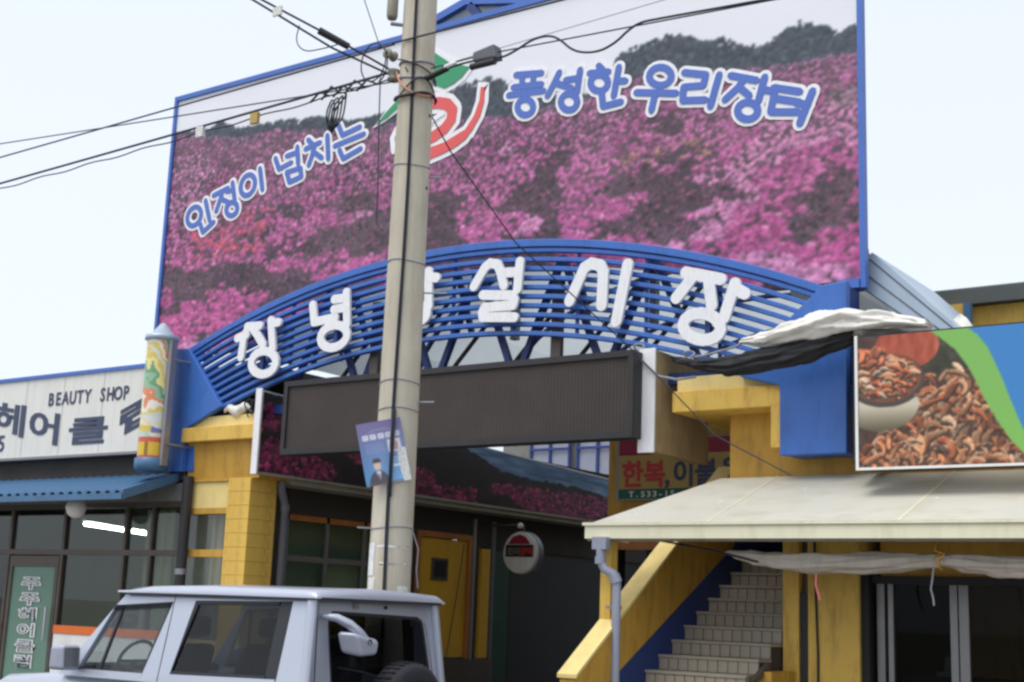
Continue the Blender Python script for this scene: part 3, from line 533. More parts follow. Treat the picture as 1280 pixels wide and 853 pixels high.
# alley banner box over the left side
bn = thing('banner_sign', (-13.45, 17, 3.4), 'long dark azalea photo sign running back along the left alley wall', 'sign')
h, w_ = 60, 420; img = np.zeros((h, w_, 3)); base = fbm(h, w_, 8, 14); img[:] = (30, 20, 26); img += (base[..., None]-.5)*30
yy, xx = np.mgrid[0:h, 0:w_]
skyz = np.interp(xx[0], [0, 195, 215, 250, 300, 360, 420], [0, 0, 8, 20, 22, 20, 26])
sn = fbm(h, w_, 5, 30); sk = yy < skyz[None]+(fbm(h, w_, 6, 10)-.5)*8
img[sk] = (np.array((92, 122, 158))+(sn[..., None]-.5)*120)[sk]
dens = fbm(h, w_, 16, 50, 3)
for i in range(3400):
    x, y = rng.uniform(0, w_), rng.uniform(0, h)
    near = np.interp(x, [0, 30, 70, 130, 200, 240, 280, 420], [1, .9, .35, .25, .05, .45, 1, 1]); yl = np.interp(x, [0, 60, 200, 250, 420], [6, 24, 40, 34, 26])
    if y < yl or dens[int(y), int(x)] > .32+.4*near: continue
    c = np.array([(132, 40, 84), (158, 58, 104), (100, 26, 62)][rng.integers(3)])*rng.uniform(.75, 1.15)
    blob(img, x, y, rng.uniform(1.2, 3), rng.uniform(1, 2.6), lambda dx, dy, c=c: c*(1-.25*dy[..., None]), .5)
yb = 12.92; panel_mesh('printed_face', img, (-13.415, 12.93, 3.41), (0, 9.36, 0), (0, 0, 1.0), 'print', bn, curve=lambda j, i: np.stack([np.full_like(j, -13.415), 12.93+j*9.36, 3.41+i*(1.09-.30*j)], -1))
MB().hexa([(-13.50,12.90,3.39),(-13.425,12.90,3.39),(-13.425,22.30,3.39),(-13.50,22.30,3.39),(-13.50,12.90,4.52),(-13.425,12.90,4.52),(-13.425,22.30,4.22),(-13.50,22.30,4.22)]).build('box', 'white', bn)
MB().box(-13.51, -13.40, 12.875, 12.898, 3.375, 4.54).build('end_trim', 'whiteletter', bn)
MB().box(-13.43, -13.40, 12.90, 22.31, 3.372, 3.405).build('bottom_trim', 'soffit', bn)

# ================================================================== MARKET GATE
gt = thing('market_gate', (-10.3, 13, 3.34), 'blue arched lattice gate carrying six big white letters over the market entrance', 'gate')
def arc_pts(t, n=40):
    cz = -6.155+(-7.105+6.155)*t; cu = -10.34; rr = 12.287+(12.103-12.287)*t
    a, b_ = -15.02+.79*t, -5.34-.94*t
    return [(u, math.sqrt(rr*rr-(u-cu)**2)+cz) for u in np.linspace(a-.02, b_+.02, n)]
NS = 11
for i in range(NS):
    t_ = i/(NS-1); p = arc_pts(t_); hh = .095 if i == 0 else .056; dz = -.03 if i == 0 else 0
    mb = MB(); vs = []; fs = []
    y0, y1 = (12.93, 13.07) if i == 0 else (12.95, 13.03)
    for u, z in p: vs += [(u, y0, z+dz-hh/2), (u, y1, z+dz-hh/2), (u, y1, z+dz+hh/2), (u, y0, z+dz+hh/2)]
    for k in range(len(p)-1):
        for j in range(4): fs.append((k*4+j, k*4+(j+1) % 4, k*4+4+(j+1) % 4, k*4+4+j))
    fs += [(0, 1, 2, 3), tuple(len(vs)-4+q for q in (3, 2, 1, 0))]
    mb.add(vs, fs).build('slat', 'blue', gt, bevel=.008, segs=1)
# back ribs: short vertical ties and zigzag braces behind the slats
def arcz(u, t):
    cz = -6.155-.95*t; rr = 12.287-.184*t; return math.sqrt(rr*rr-(u+10.34)**2)+cz
for u in np.linspace(-14.0, -6.6, 9):
    t1 = 1.0 if -14.1 < u < -6.4 else .6
    MB().box(u-.018, u+.018, 13.035, 13.07, arcz(u, t1)-.02, arcz(u, 0)-.08).build('tie', 'blue', gt)
us = np.linspace(-13.2, -6.9, 11)
for k in range(len(us)-1):
    a, b_ = (us[k], 4.40), (us[k+1], min(arcz(us[k+1], .05), 5.9))
    if k % 2: a, b_ = (us[k], min(arcz(us[k], .05), 5.9)), (us[k+1], 4.40)
    MB().bar((a[0], 13.22, a[1]), (b_[0], 13.22, b_[1]), .075, .075).build('brace', 'bluedark', gt)
for k in range(6):
    a = -12.6+k*.95
    MB().bar((a, 13.34, 4.45), (a+1.1, 13.34, 5.6), .04, .04).build('brace', 'charcoal', gt)
for u in (-11.62, -8.78): MB().box(u-.07, u+.07, 13.10, 13.17, 4.3, 5.6).build('hanger_post', 'alubrown', gt)
MB().box(-13.4, -6.6, 13.12, 13.24, 4.22, 4.34).build('bottom_chord', 'bluedark', gt)
# end blocks
L_ = [(-15.30,3.45),(-14.93,3.45),(-14.93,4.05),(-14.20,4.34),(-14.98,5.22),(-15.27,5.24)]
MB().prism(L_, 12.90, 13.0, 'y').build('end_plate', 'blue', gt, bevel=.012)
MB().box(-15.28, -14.80, 13.003, 13.45, 3.46, 4.10).build('end_block', 'blue', gt, bevel=.01)
MB().prism([(-14.92,4.07),(-14.80,4.11),(-14.18,4.36),(-14.25,4.46),(-14.92,4.3)], 13.003, 13.30, 'y').build('end_block', 'bluedark', gt)
Rr = [(-5.84,3.35),(-5.12,3.35),(-5.10,5.12),(-5.36,5.10),(-6.29,4.31),(-6.29,4.20),(-5.84,4.08)]
MB().prism(Rr, 12.90, 13.0, 'y').build('end_plate', 'blue', gt, bevel=.012)
MB().box(-5.82, -5.14, 13.003, 13.5, 3.36, 4.06).build('end_block', 'blue', gt, bevel=.01)
MB().prism([(-5.82,4.07),(-5.14,4.07),(-5.14,5.1),(-5.36,5.09),(-6.20,4.36),(-6.20,4.24)], 13.003, 13.35, 'y').build('end_block', 'bluedark', gt)
for nm, strokes in GATE:
    mb = MB(); wd = {'chang': .135, 'nyeong': .135, 'sang': .14, 'seol': .135, 'si': .155, 'jang': .15}[nm]
    for k, (cl, pts) in enumerate(strokes):
        ringy = nm in ('chang', 'nyeong', 'sang', 'jang') and cl
        mb.ribbon(pts, wd*(.89 if not ringy else .88), 12.855-.0008*k, 12.89, bool(cl), 9)
    mb.build('letter', 'whiteletter', gt)
    cu = sum(p[0] for _, pts in strokes for p in pts)/sum(len(pts) for _, pts in strokes); cz = sum(p[1] for _, pts in strokes for p in pts)/sum(len(pts) for _, pts in strokes)
    MB().box(cu-.03, cu+.03, 12.892, 12.948, cz-.25, cz+.25).build('letter_bracket', 'bluedark', gt)

# ================================================================== BILLBOARD
bd_ = thing('billboard', (-10.6, 13.3, 5.2), 'huge billboard photo of pink azalea hillside with blue slogans above the gate', 'billboard')
BU0, BU1, BZ0, BZ1 = -16.17, -5.10, 5.22, 9.34
W_, H_ = 760, 290
def bx(u): return (u-BU0)/(BU1-BU0)*W_
def by(z): return (BZ1-z)/(BZ1-BZ0)*H_
img = np.zeros((H_, W_, 3)); yy, xx = np.mgrid[0:H_, 0:W_]
cl = fbm(H_, W_, 60, 200, 3)
img[:] = (232, 233, 240); img += (cl[..., None]-.5)*10
skx = [bx(u) for u, z in SKYL]; sky_ = np.interp(xx[0], skx, [by(z) for u, z in SKYL])
tbx = [bx(u) for u, z in TREEB]; tb_ = np.interp(xx[0], tbx, [by(z) for u, z in TREEB])
und = fbm(H_, W_, 26, 60, 4)
hill = yy > (tb_-2)[None]
img[hill] = (np.array((86, 70, 80))+(und[..., None]-.5)*np.array((60, 50, 50)))[hill]
tsol = (yy > (sky_+5)[None]+(fbm(H_, W_, 5, 6, 2)-.5)*14) & (yy < (tb_+2)[None]) & ((tb_-sky_) > 5)[None]
img[tsol] = (np.array((74, 82, 92))+(fbm(H_, W_, 4, 5, 3)[..., None]-.5)*50)[tsol]
# tree line: clumps of dark needle foliage along the crest
for x in range(0, W_):
    for _ in range(3):
        s_, t_ = sky_[x], tb_[x]
        if t_-s_ < 2: continue
        y = rng.uniform(s_+2, t_+3); c = np.array((70, 78, 88))*rng.uniform(.75, 1.2)
        blob(img, x+rng.uniform(-1, 1), y, rng.uniform(1.2, 3.2), rng.uniform(1.2, 2.6), lambda dx, dy, c=c: c*(1-.15*dy[..., None]), .7)
# azalea bushes, far to near; density in loose horizontal drifts
dens = fbm(H_, W_, 17, 46, 4); dens2 = fbm(H_, W_, 50, 150, 3); hue = fbm(H_, W_, 40, 80, 3)
dark = 0*dens
for (u, z, ru, rz, a) in ((-10.2,6.0,1.0,.5,.25),(-9.1,6.9,.22,1.3,.35),(-12.8,6.6,1.6,.30,.22),(-14.6,6.3,1.2,.22,.25),(-12.0,6.9,1.0,.25,.2),(-6.6,6.3,1.6,.28,.18),(-13.2,5.9,1.4,.25,.2),(-11.0,6.6,.8,.4,.2),(-5.6,5.9,.6,.25,.15),(-15.6,6.35,.5,.3,.2)):
    dark = dark+a*np.exp(-(((xx-bx(u))/(bx(BU0+ru)))**2+((yy-by(z))/(by(BZ1-rz)))**2))
pts = []
for _ in range(19000):
    x = rng.uniform(0, W_); t_ = np.interp(x, tbx, [by(z) for u, z in TREEB]); y = t_+(H_-t_)*rng.random()**1.15
    pts.append((y, x))
pts.sort()
for y, x in pts:
    iy, ix = min(H_-1, int(y)), min(W_-1, int(x)); t_ = tb_[ix]; f = max(0, (y-t_)/(H_-t_))
    d = (dens[iy, ix]-.5)*1.05+.5+(dens2[iy, ix]-.5)*.2+dark[iy, ix]*1.1
    if d > .665-.02*f+(.10 if f < .35 else 0): 
        if rng.random() < .55:
            c = (np.array((64, 54, 60)) if rng.random() < .62 else np.array((136, 76, 110)))*rng.uniform(.7, 1.25); blob(img, x, y, rng.uniform(1, 3), rng.uniform(.8, 2), lambda dx, dy, c=c: c+0*dx[..., None], .8, .8)
        continue
    hv = hue[iy, ix]
    far = np.array((184, 114, 160)); mid = np.array((176, 92, 144)); near = np.array((178, 76, 132)); alt = np.array((198, 130, 172))
    c = far*(1-f)+near*f if hv < .5 else mid*(1-f*.5)+near*f*.5
    if hv > .60: c = alt
    if rng.random() < .12: c = c*.35+np.array((232, 150, 190))*.65
    if -15.6 < BU0+x/W_*(BU1-BU0) < -13.9 and abs(y-by(7.0)) < 22 and rng.random() < .4: c = np.array((206, 86, 104))
    if abs(x-bx(-7.5)) < 40 and abs(y-by(7.0)) < 8 and rng.random() < .35: c = np.array((176, 140, 112))
    c = c*rng.uniform(.72, 1.14); s_ = 1.1+2.3*f
    blob(img, x, y, s_*rng.uniform(.7, 1.5), s_*rng.uniform(.55, 1.0), lambda dx, dy, c=c: c*(1.0-.22*np.clip(dy, -1, 1)[..., None]), .7, .9)
spk = rng.random((H_, W_)); hh_ = hill & (spk > .965); img[hh_] = img[hh_]*.45+np.array((230, 160, 200))*.55
hh_ = hill & (spk < .05); img[hh_] *= .72
gr = np.exp(-(((xx-bx(-5.3))/16)**2+((yy-by(7.3))/12)**2)) > .5; gr &= spk > .4; img[gr] = img[gr]*.5+np.array((86, 110, 92))*.5
img = np.clip(soften(img, .85), 22, 245)
def keepf(j, i):
    u = BU0+j*(BU1-BU0); z = BZ0+i*(BZ1-BZ0); az_ = np.sqrt(np.clip(12.287**2-(u+10.34)**2, 0, None))-6.155
    return z > az_-.22
panel_mesh('printed_face', img, (BU0, 13.30, BZ0), (BU1-BU0, 0, 0), (0, 0, BZ1-BZ0), 'print', bd_, keep=keepf)
# panel body behind the print, cut to the arch
arch = [(u, math.sqrt(12.287**2-(u+10.34)**2)-6.155-.21) for u in np.linspace(-15.0, -5.30, 40)]
body = [(BU0, BZ0), (-15.2, BZ0)]+[(u, max(z, BZ0)) for u, z in arch]+[(BU1, BZ0), (BU1, BZ1), (BU0, BZ1)]
MB().prism(body, 13.306, 13.42, 'y').build('panel_body', 'alu', bd_)
fr = [('x', BU0-.06, BU0-.002, BZ0-.03, BZ1+.075), ('x', BU1+.002, BU1+.06, BZ0-.10, BZ1+.075)]
for _, a, b_, c, d in fr: MB().box(a, b_, 13.265, 13.36, c, d).build('frame_bar', 'bluetrim', bd_)
MB().box(BU0, BU1, 13.265, 13.36, BZ1+.002, BZ1+.075).build('frame_bar', 'bluetrim', bd_)
MB().box(BU0, -15.05, 13.24, 13.44, BZ0-.08, BZ0-.002).build('frame_bar', 'bluetrim', bd_); MB().box(-5.32, BU1, 13.24, 13.44, BZ0-.10, BZ0-.002).build('frame_bar', 'bluetrim', bd_)
for u in np.linspace(-15.6, -5.7, 6): MB().bar((u, 13.50, 5.0), (u, 13.50, 9.3), .09, .09).build('stud', 'alu', bd_); MB().bar((u, 13.5, 9.1), (u, 15.2, 5.6), .07, .07).build('stay', 'bluedark', bd_)
lay = 0
for nm, strokes in BTXT:
    left = nm in ('in', 'i', 'neom', 'chi', 'neun') or (nm == 'jeong'); wd = .078 if left else .088
    mb = MB(); m2 = MB()
    for k, (cl_, p) in enumerate(strokes):
        mb.ribbon(p, wd+.085, 13.290-.0005*k, 13.2985, bool(cl_), 6); m2.ribbon(p, wd, 13.280-.0005*k, 13.2855, bool(cl_), 3)
    ol = mb.build('letter_outline', 'whiteletter', bd_); m2.build('letter', 'letterblue', bd_)
# emblem: green leaf, red swirl with a brushed tail, white edging
def poly_mb(poly, y0, y1): return MB().prism(poly, y0, y1, 'y')
lw = MB()
for k, p in enumerate(LOGO['green']+LOGO['tail']): lw.ribbon(p, .13, 13.291-.0005*k, 13.2985, True); lw.prism(p, 13.2935, 13.2985)
for k, p in enumerate(LOGO['red_strokes']): lw.ribbon(p, .30 if k == 0 else .12, 13.2885-.0005*k, 13.2985)
lw.ribbon(LOGO['leftcurve'], .08, 13.287, 13.2985); lw.build('emblem_edging', 'whiteletter', bd_)
g = MB()
for k, p in enumerate(LOGO['green']): g.prism(p, 13.280, 13.285)
g.build('emblem_leaf', 'logogreen', bd_)
g = MB(); g.ribbon(LOGO['red_strokes'][0], .16, 13.2795, 13.285)
for k, p in enumerate(LOGO['tail']): g.prism(p, 13.2785-.0005*k, 13.285)
g.build('emblem_swirl', 'logored', bd_)
MB().ribbon(LOGO['red_strokes'][1], .05, 13.2770, 13.2785).build('emblem_line', 'whiteletter', bd_)

# hood roof on top of the billboard and the market arcade roof behind
ar = thing('arcade_roof', (-10.5, 18, 5), 'grey translucent market arcade roof with blue edges behind the billboard', 'roof')
pk = -10.85
MB().prism([(-14.4, 8.93), (pk, 9.86), (-7.6, 9.15), (-7.6, 9.25), (pk, 9.97), (-14.4, 9.04)], 13.70, 13.80).build('verge_board', 'bluetrim', ar)
for sgn, x in ((0, -14.4), (1, -7.6)):
    zz = 8.93 if sgn == 0 else 9.15
    MB().hexa([(min(x,pk),13.81,zz if x<pk else 9.86),(max(x,pk),13.81,9.86 if x<pk else zz),(max(x,pk),16.5,9.86 if x<pk else zz),(min(x,pk),16.5,zz if x<pk else 9.86),
               (min(x,pk),13.81,(zz if x<pk else 9.86)+.05),(max(x,pk),13.81,(9.86 if x<pk else zz)+.05),(max(x,pk),16.5,(9.86 if x<pk else zz)+.05),(min(x,pk),16.5,(zz if x<pk else 9.86)+.05)]).build('roof_sheet', 'translucent', ar)
MB().bar((pk+.05, 13.75, 9.84), (pk+.6, 13.75, 9.2), .12, .10).build('strut', 'bluedark', ar)
MB().prism([(-14.3, 8.93), (pk, 9.85), (-7.7, 9.15), (-7.7, 8.6), (-14.3, 8.6)], 14.6, 14.63).build('gable_sheet', 'skirtmetal', ar)
na = 12
for k in range(na):
    a0, a1 = PI*k/na, PI*(k+1)/na
    q = lambda a: (-10.1-4.1*math.cos(a), 5.15+2.3*math.sin(a))
    (x0, z0), (x1, z1) = q(a0), q(a1)
    MB().add([(x0,13.6,z0),(x1,13.6,z1),(x1,40,z1),(x0,40,z0)], [(0,1,2,3)]).build('roof_sheet', 'translucent', ar)
for y in np.arange(14.6, 40, 2.4):
    MB().tube([(-10.1-4.05*math.cos(PI*k/20), y, 5.13+2.25*math.sin(PI*k/20)) for k in range(21)], .045, 6).build('rib', 'bluedark', ar)
# sloping metal skirt on the right
MB().prism([(-5.13,5.15),(-5.13,5.50),(-5.05,5.55),(-4.12,4.60),(-4.52,4.60)], 13.50, 13.53).build('skirt_panel', 'skirtmetal', ar)
for d in (.02, .13, .24): MB().bar((-5.06+d*.1-d, 13.496, 5.50-d), (-4.20-d*1.25+.02, 13.496, 4.64), .014, .008).build('seam', 'pipegrey', ar)
MB().hexa([(-5.04,13.535,5.50),(-4.12,13.535,4.56),(-4.12,15.5,4.56),(-5.04,15.5,5.50),(-5.04,13.535,5.545),(-4.11,13.535,4.60),(-4.11,15.5,4.60),(-5.04,15.5,5.545)]).build('skirt_sheet', 'skirtmetal', ar)
MB().box(-6.3, -4.3, 13.6, 15.2, 4.52, 4.6).build('flashing', 'charcoal', ar)

# ================================================================== LED SCREEN
ld = thing('display_screen', (-10.05, 12.6, 3.55), 'wide dark brown LED display board hanging under the gate arch', 'screen')
MB().box(-12.69, -7.41, 12.62, 12.86, 3.57, 4.53).build('cabinet', 'charcoal', ld, bevel=.01)
MB().add([(-12.62,12.615,3.645),(-7.48,12.615,3.645),(-7.48,12.615,4.46),(-12.62,12.615,4.46)], [(0,1,2,3)]).build('display_face', 'ledface', ld)
for a, b_, c, d in ((-12.69,-7.41,4.462,4.532),(-12.69,-7.41,3.568,3.643)): MB().box(a, b_, 12.585, 12.62, c, d).build('bezel', 'charcoal', ld)
for a, b_ in ((-12.69,-12.625),(-7.475,-7.41)): MB().box(a, b_, 12.586, 12.619, 3.643, 4.462).build('bezel', 'charcoal', ld)
for u in (-11.62, -8.78): MB().box(u-.05, u+.05, 12.865, 13.10, 4.25, 4.33).build('bracket', 'alubrown', ld)

# ================================================================== INSIDE THE ALLEY
fb = thing('far_building', (-15, 30, .13), 'white building with blue window bars at the far end of the alley', 'building')
MB().box(-22, -8, 30, 34, .14, 5.0).build('wall', 'greywall', fb)
MB().box(-22, -11.5, 30.4, 34, 5.0, 7.5).build('upper_wall', 'greywall', fb)
for k in range(6):
    u = -21+k*1.5; wn = MB().box(u, u+1.3, 30.30, 30.395, 5.2, 6.9).build('window', 'pvcgrey', fb)
    for a in (0, .62, 1.24): MB().box(u+a, u+a+.07, 30.24, 30.298, 5.2, 6.9).build('bar', 'bluedark', wn)
    for z in (5.2, 6.0, 6.83): MB().box(u, u+1.3, 30.22, 30.238, z, z+.07).build('bar', 'bluedark', wn)
st = thing('market_stall_block', (-8.7, 19, .13), 'yellow market shop block inside the alley behind the fabric shop sign', 'building')
MB().box(-10.42, -7.2, 17.06, 24, 2.75, 4.5).build('wall', 'yellowdeep', st); MB().box(-10.42, -7.2, 18.2, 24, .14, 2.75).build('shutter_infill', 'black', st)  # black block stands in for the unlit stall interior
MB().box(-10.42, -10.25, 17.06, 17.3, .14, 2.75).build('post', 'charcoal', st)
sb = MB().box(-10.2, -7.6, 16.96, 17.05, 2.62, 3.05).build('fascia_board', 'woodorange', st)
letters('수선', -9.1, 2.70, 16.955, .30, 1.2, .01, 'black', sb, .34)
hs_ = thing('shop_sign', (-9, 16.9, 3.33), 'yellow fabric shop sign with red and blue lettering deep in the alley', 'sign')
MB().box(-10.17, -7.9, 16.86, 16.95, 3.31, 4.18).build('box', 'alu', hs_); MB().box(-10.12, -7.92, 16.845, 16.859, 3.47, 3.95).build('panel', 'signyellow', hs_)
MB().box(-10.12, -7.92, 16.845, 16.859, 3.955, 4.17).build('top_band', 'crimson', hs_); MB().box(-10.12, -7.92, 16.845, 16.859, 3.33, 3.465).build('bottom_band', 'signgreen', hs_)
letters('한복', -10.07, 3.53, 16.84, .40, .98, .012, 'signred', hs_, .36)
letters(',', -9.505, 3.53, 16.84, .40, .98, .012, 'navy', hs_, .36); letters('이불', -9.24, 3.53, 16.84, .40, .98, .012, 'navy', hs_, .35); letters('.', -8.705, 3.53, 16.84, .40, .98, .012, 'navy', hs_, .36); letters('온수', -8.50, 3.58, 16.84, .36, .98, .012, 'navy', hs_, .33)
letters('T.533-15', -9.95, 3.355, 16.84, .115, 1.25, .003, 'signcream', hs_, .095); text_mb('●', -9.62, 3.98, 16.84, .16, 1.2, .0, .006).build('mark', 'signcream', hs_)
rs = thing('round_sign', (-13.1, 18.8, 2.3), 'round white projecting sign with black strip and red lettering in the dark alley', 'sign')
MB().lathe([(0,-.10),(.32,-.10),(.345,-.085),(.345,.085),(.32,.10),(0,.10)], (-13.12,18.8,2.66), 32, 'y').build('drum', 'signcream', rs)
MB().lathe([(.348,-.04),(.356,-.04),(.356,.10),(.348,.10)], (-13.12,18.8,2.66), 32, 'y').build('rim', 'steel', rs)
MB().box(-13.40, -12.84, 18.69, 18.697, 2.59, 2.79).build('strip', 'black', rs)
MB().prism([(-13.36,2.80),(-12.90,2.80),(-13.0,2.92),(-13.12,2.96),(-13.26,2.92)], 18.692, 18.698).build('crest', 'crimson', rs)
letters('조이', -13.37, 2.63, 18.688, .14, 1.1, 0, 'soffit', rs, .13); letters('광택', -13.11, 2.63, 18.688, .14, 1.1, .004, 'signred', rs, .13)
MB().tube([(-13.12,18.8,3.0),(-13.12,18.8,3.12),(-13.9,18.8,3.12)], .02, 8).build('bracket', 'alubrown', rs)
MB().lathe([(0,-.05),(.045,-.03),(.05,0),(.03,.04),(0,.05)], (-13.05,18.6,3.10), 12).build('lamp_bulb', 'white', rs)

# ================================================================== RIGHT BLOCK
rb_ = thing('corner_building', (-3, 15, .13), 'yellow painted corner building with outside stair and shop doors right of the gate', 'building')
MB().box(-7.12, -5.15, 12.945, 15.5, 3.87, 4.10).build('ledge', 'yellow', rb_, bevel=.01)
MB().box(-7.08, -5.18, 12.98, 15.4, 4.10, 4.26).build('ledge_top', 'yellowpale', rb_, bevel=.01)
MB().box(-5.95, -5.50, 12.93, 13.6, 3.44, 3.87).build('ledge_block', 'yellow', rb_)
MB().box(-6.62, -4.9, 13.35, 16, 3.05, 3.87).build('beam', 'yellowdeep', rb_)
MB().box(-4.9, 6, 13.2, 13.5, 2.16, 4.30).build('wall', 'yellowdeep', rb_)
MB().box(-4.9, 6, 13.1, 18, 4.30, 4.42).build('roof', 'roofgrey', rb_)
MB().box(-5.84, -5.67, 12.98, 13.3, .14, 3.05).build('post', 'yellow', rb_)
MB().box(-5.58, -5.05, 13.0, 13.5, .14, 3.05).build('wall_pier', 'yellow', rb_)
MB().box(-5.05, -4.97, 13.05, 13.4, .14, 2.16).build('door_jamb', 'black', rb_)
MB().tube([(-5.47,12.985,.14),(-5.47,12.985,1.4),(-5.50,12.985,2.2),(-5.5,12.985,3.0)], .012, 6).build('wall_cable', 'cable', rb_)
MB().box(-5.66, -5.585, 13.0, 13.06, .14, 1.98).build('rail_post', 'charcoal', rb_)
MB().box(-5.66, -5.60, 13.07, 13.11, 1.9, 3.0).build('rail_post', 'alubrown', rb_)
# sliding shop doors
for x, wd in ((-4.90,.075),(-4.80,.05),(-4.185,.07),(-4.09,.09),(-2.9,.09),(-2.0,.09),(-.9,.09)): MB().box(x-wd/2, x+wd/2, 13.18, 13.26, .14, 2.10).build('door_stile', 'alu', rb_)
MB().box(-4.97, 5.9, 13.16, 13.28, 2.08, 2.155).build('door_head', 'charcoal', rb_)
for a, b_ in ((-4.77,-4.22),(-4.04,-2.95),(-2.85,-2.05),(-1.95,-.95)): MB().box(a, b_, 13.215, 13.225, .2, 2.08).build('door_pane', 'darkglass', rb_)
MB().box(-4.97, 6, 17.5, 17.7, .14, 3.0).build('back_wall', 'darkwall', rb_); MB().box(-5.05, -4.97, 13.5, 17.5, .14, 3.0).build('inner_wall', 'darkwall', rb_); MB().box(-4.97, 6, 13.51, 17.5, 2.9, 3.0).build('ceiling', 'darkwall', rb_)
MB().box(5.9, 6, 13.5, 17.5, .14, 4.3).build('end_wall', 'yellow', rb_)
cb = thing('paper_card', (-4.32, 13.4, 1.2), 'small pale card standing behind the dark shop door glass', 'card')
MB().hexa([(-4.42,13.35,1.22),(-4.23,13.35,1.22),(-4.23,13.45,1.22),(-4.42,13.45,1.22),(-4.42,13.35,1.26),(-4.23,13.35,1.26),(-4.23,13.45,1.26),(-4.42,13.45,1.26)]).prism([(-4.36,1.261),(-4.23,1.261),(-4.23,1.35),(-4.34,1.43)], 13.39, 13.40).build('card', 'decalgreen', cb)
sh = thing('shop_counter', (-4.3, 13.6, .14), 'dark counter just inside the right shop door', 'counter')
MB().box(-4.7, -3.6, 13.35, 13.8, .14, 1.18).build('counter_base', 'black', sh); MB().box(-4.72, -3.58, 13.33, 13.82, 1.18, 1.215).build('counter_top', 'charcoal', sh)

# outside stair
sr = thing('staircase', (-6.4, 12, .13), 'tiled outside staircase with yellow sloping parapet beside the entrance', 'stairs')
RUN, RISE = .27, .1495
tile0 = nose0 = None
for k in range(-7, 9):
    v = 12.2+k*RUN; z = 1.16+k*RISE
    MB().box(-6.97, -5.86, v+.012, v+RUN+.012 if k < 8 else 17, .14 if k < -5 else z-RISE*2, z-.03).build('step', 'grout', sr)
    MB().box(-6.97, -5.86, v-.012, v+RUN+.008 if k < 8 else 16.9, z-.028, z).build('tread', 'tilewhite', sr)
    if k >= -4:
        for j in range(10):
            x = -6.965+j*.1105
            if tile0 is None: tile0 = MB().box(x, x+.102, v, v+.011, z-RISE+.006, z-.032).build('tile', 'tilewhite', sr); base_k, base_x = k, x
            else: piece(tile0, 'tile', sr, (x-base_x, (k-base_k)*RUN, (k-base_k)*RISE))
# tiled wall at the landing
MB().box(-8.0, -5.9, 16.0, 16.2, 2.3, 3.4).build('landing_wall', 'grout', sr)
t0 = None
for j in range(12):
    for i in range(6):
        x, z = -7.95+j*.165, 2.40+i*.16
        if t0 is None: t0 = MB().box(x, x+.15, 15.985, 15.999, z, z+.145).build('tile', 'tilewhite', sr); bx0, bz0 = x, z
        else: piece(t0, 'tile', sr, (x-bx0, 0, z-bz0))
cap = lambda v: 1.14+.70*(v-11.0)
MB().prism([(10.95,.14),(14.2,.14),(14.2,cap(14.2)),(10.95,cap(10.95))], -7.17, -6.985, 'x').build('parapet', 'yellowdeep', sr)
MB().hexa([(-7.19,10.93,cap(10.93)),(-6.975,10.93,cap(10.93)),(-6.975,14.2,cap(14.2)),(-7.19,14.2,cap(14.2)),(-7.19,10.93,cap(10.93)+.035),(-6.975,10.93,cap(10.93)+.035),(-6.975,14.2,cap(14.2)+.035),(-7.19,14.2,cap(14.2)+.035)]).build('coping', 'yellowpale', sr)
ns = lambda v: 1.16+.5537*(v-12.2)
MB().prism([(10.97,.15),(14.6,.15),(14.6,ns(14.6)+.24),(11.0,ns(11.0)+.26)], -6.983, -6.972, 'x').build('skirting', 'bluedark', sr)
MB().prism([(14.2,ns(14.2)-.4),(16.0,ns(14.2)),(16.0,3.4),(14.2,3.4)], -7.15, -6.98, 'x').build('side_wall', 'bluedark', sr)
MB().bar((-5.80, 11.3, .70), (-5.80, 12.55, 1.26), .05, .06).build('handrail', 'alubrown', sr)
for v in (11.4, 12.1): MB().box(-5.82, -5.78, v-.02, v+.02, .14, ns(v)+.05).build('rail_post', 'alubrown', sr)
MB().box(-5.84, -5.70, 12.4, 12.97, .14, 1.20).build('stub_wall', 'yellowdeep', sr)

# cream awning roof
aw2 = thing('awning', (-5, 12.3, 2.4), 'cream sheet metal awning with fascia gutter over the right shop and stair', 'awning')
def az2(v): return 2.575+(v-11.62)*.375
xs = [-7.30, -6.0, -4.15, -2.35, -.5, 1.4, 3.3, 5.2]; xb = [-6.66]+xs[1:]
for i in range(len(xs)-1):
    a, b_, c, d = xs[i]+.006, xs[i+1]-.006, xb[i]+.006, xb[i+1]-.006
    k = .45 if i else 0
    MB().hexa([(a,11.62,az2(11.62)-.02),(b_,11.62,az2(11.62)-.02),(d+k*0,13.2,az2(13.2)-.02),(c,13.2,az2(13.2)-.02),(a,11.62,az2(11.62)),(b_,11.62,az2(11.62)),(d,13.2,az2(13.2)),(c,13.2,az2(13.2))]).build('roof_sheet', 'awningcream', aw2)
    MB().bar((xs[i+1], 11.63, az2(11.63)+.002), (xb[i+1], 13.2, az2(13.2)+.002), .016, .008).build('seam', 'fascia', aw2)
for i in range(12):
    x = -6.9+i*.72; v = 11.85+(i % 3)*.42
    MB().lathe([(0,.012),(.014,.008),(.016,0)], (x, v, az2(v)), 8).build('rivet', 'whiteletter', aw2)
MB().box(-7.34, 5.3, 11.585, 11.615, 2.42, 2.545).build('fascia', 'fascia', aw2)
MB().box(-7.36, 5.3, 11.565, 11.64, 2.548, 2.578).build('gutter_lip', 'fascia', aw2)
MB().box(-7.33, 5.3, 11.62, 11.75, 2.40, 2.44).build('gutter', 'soffit', aw2)
MB().box(-7.335, -7.31, 11.62, 12.4, 2.43, 2.56).build('end_fascia', 'fascia', aw2)
MB().box(-6.9, 5.3, 12.0, 13.1, 2.50, 2.53).build('soffit_board', 'roofgrey', aw2)
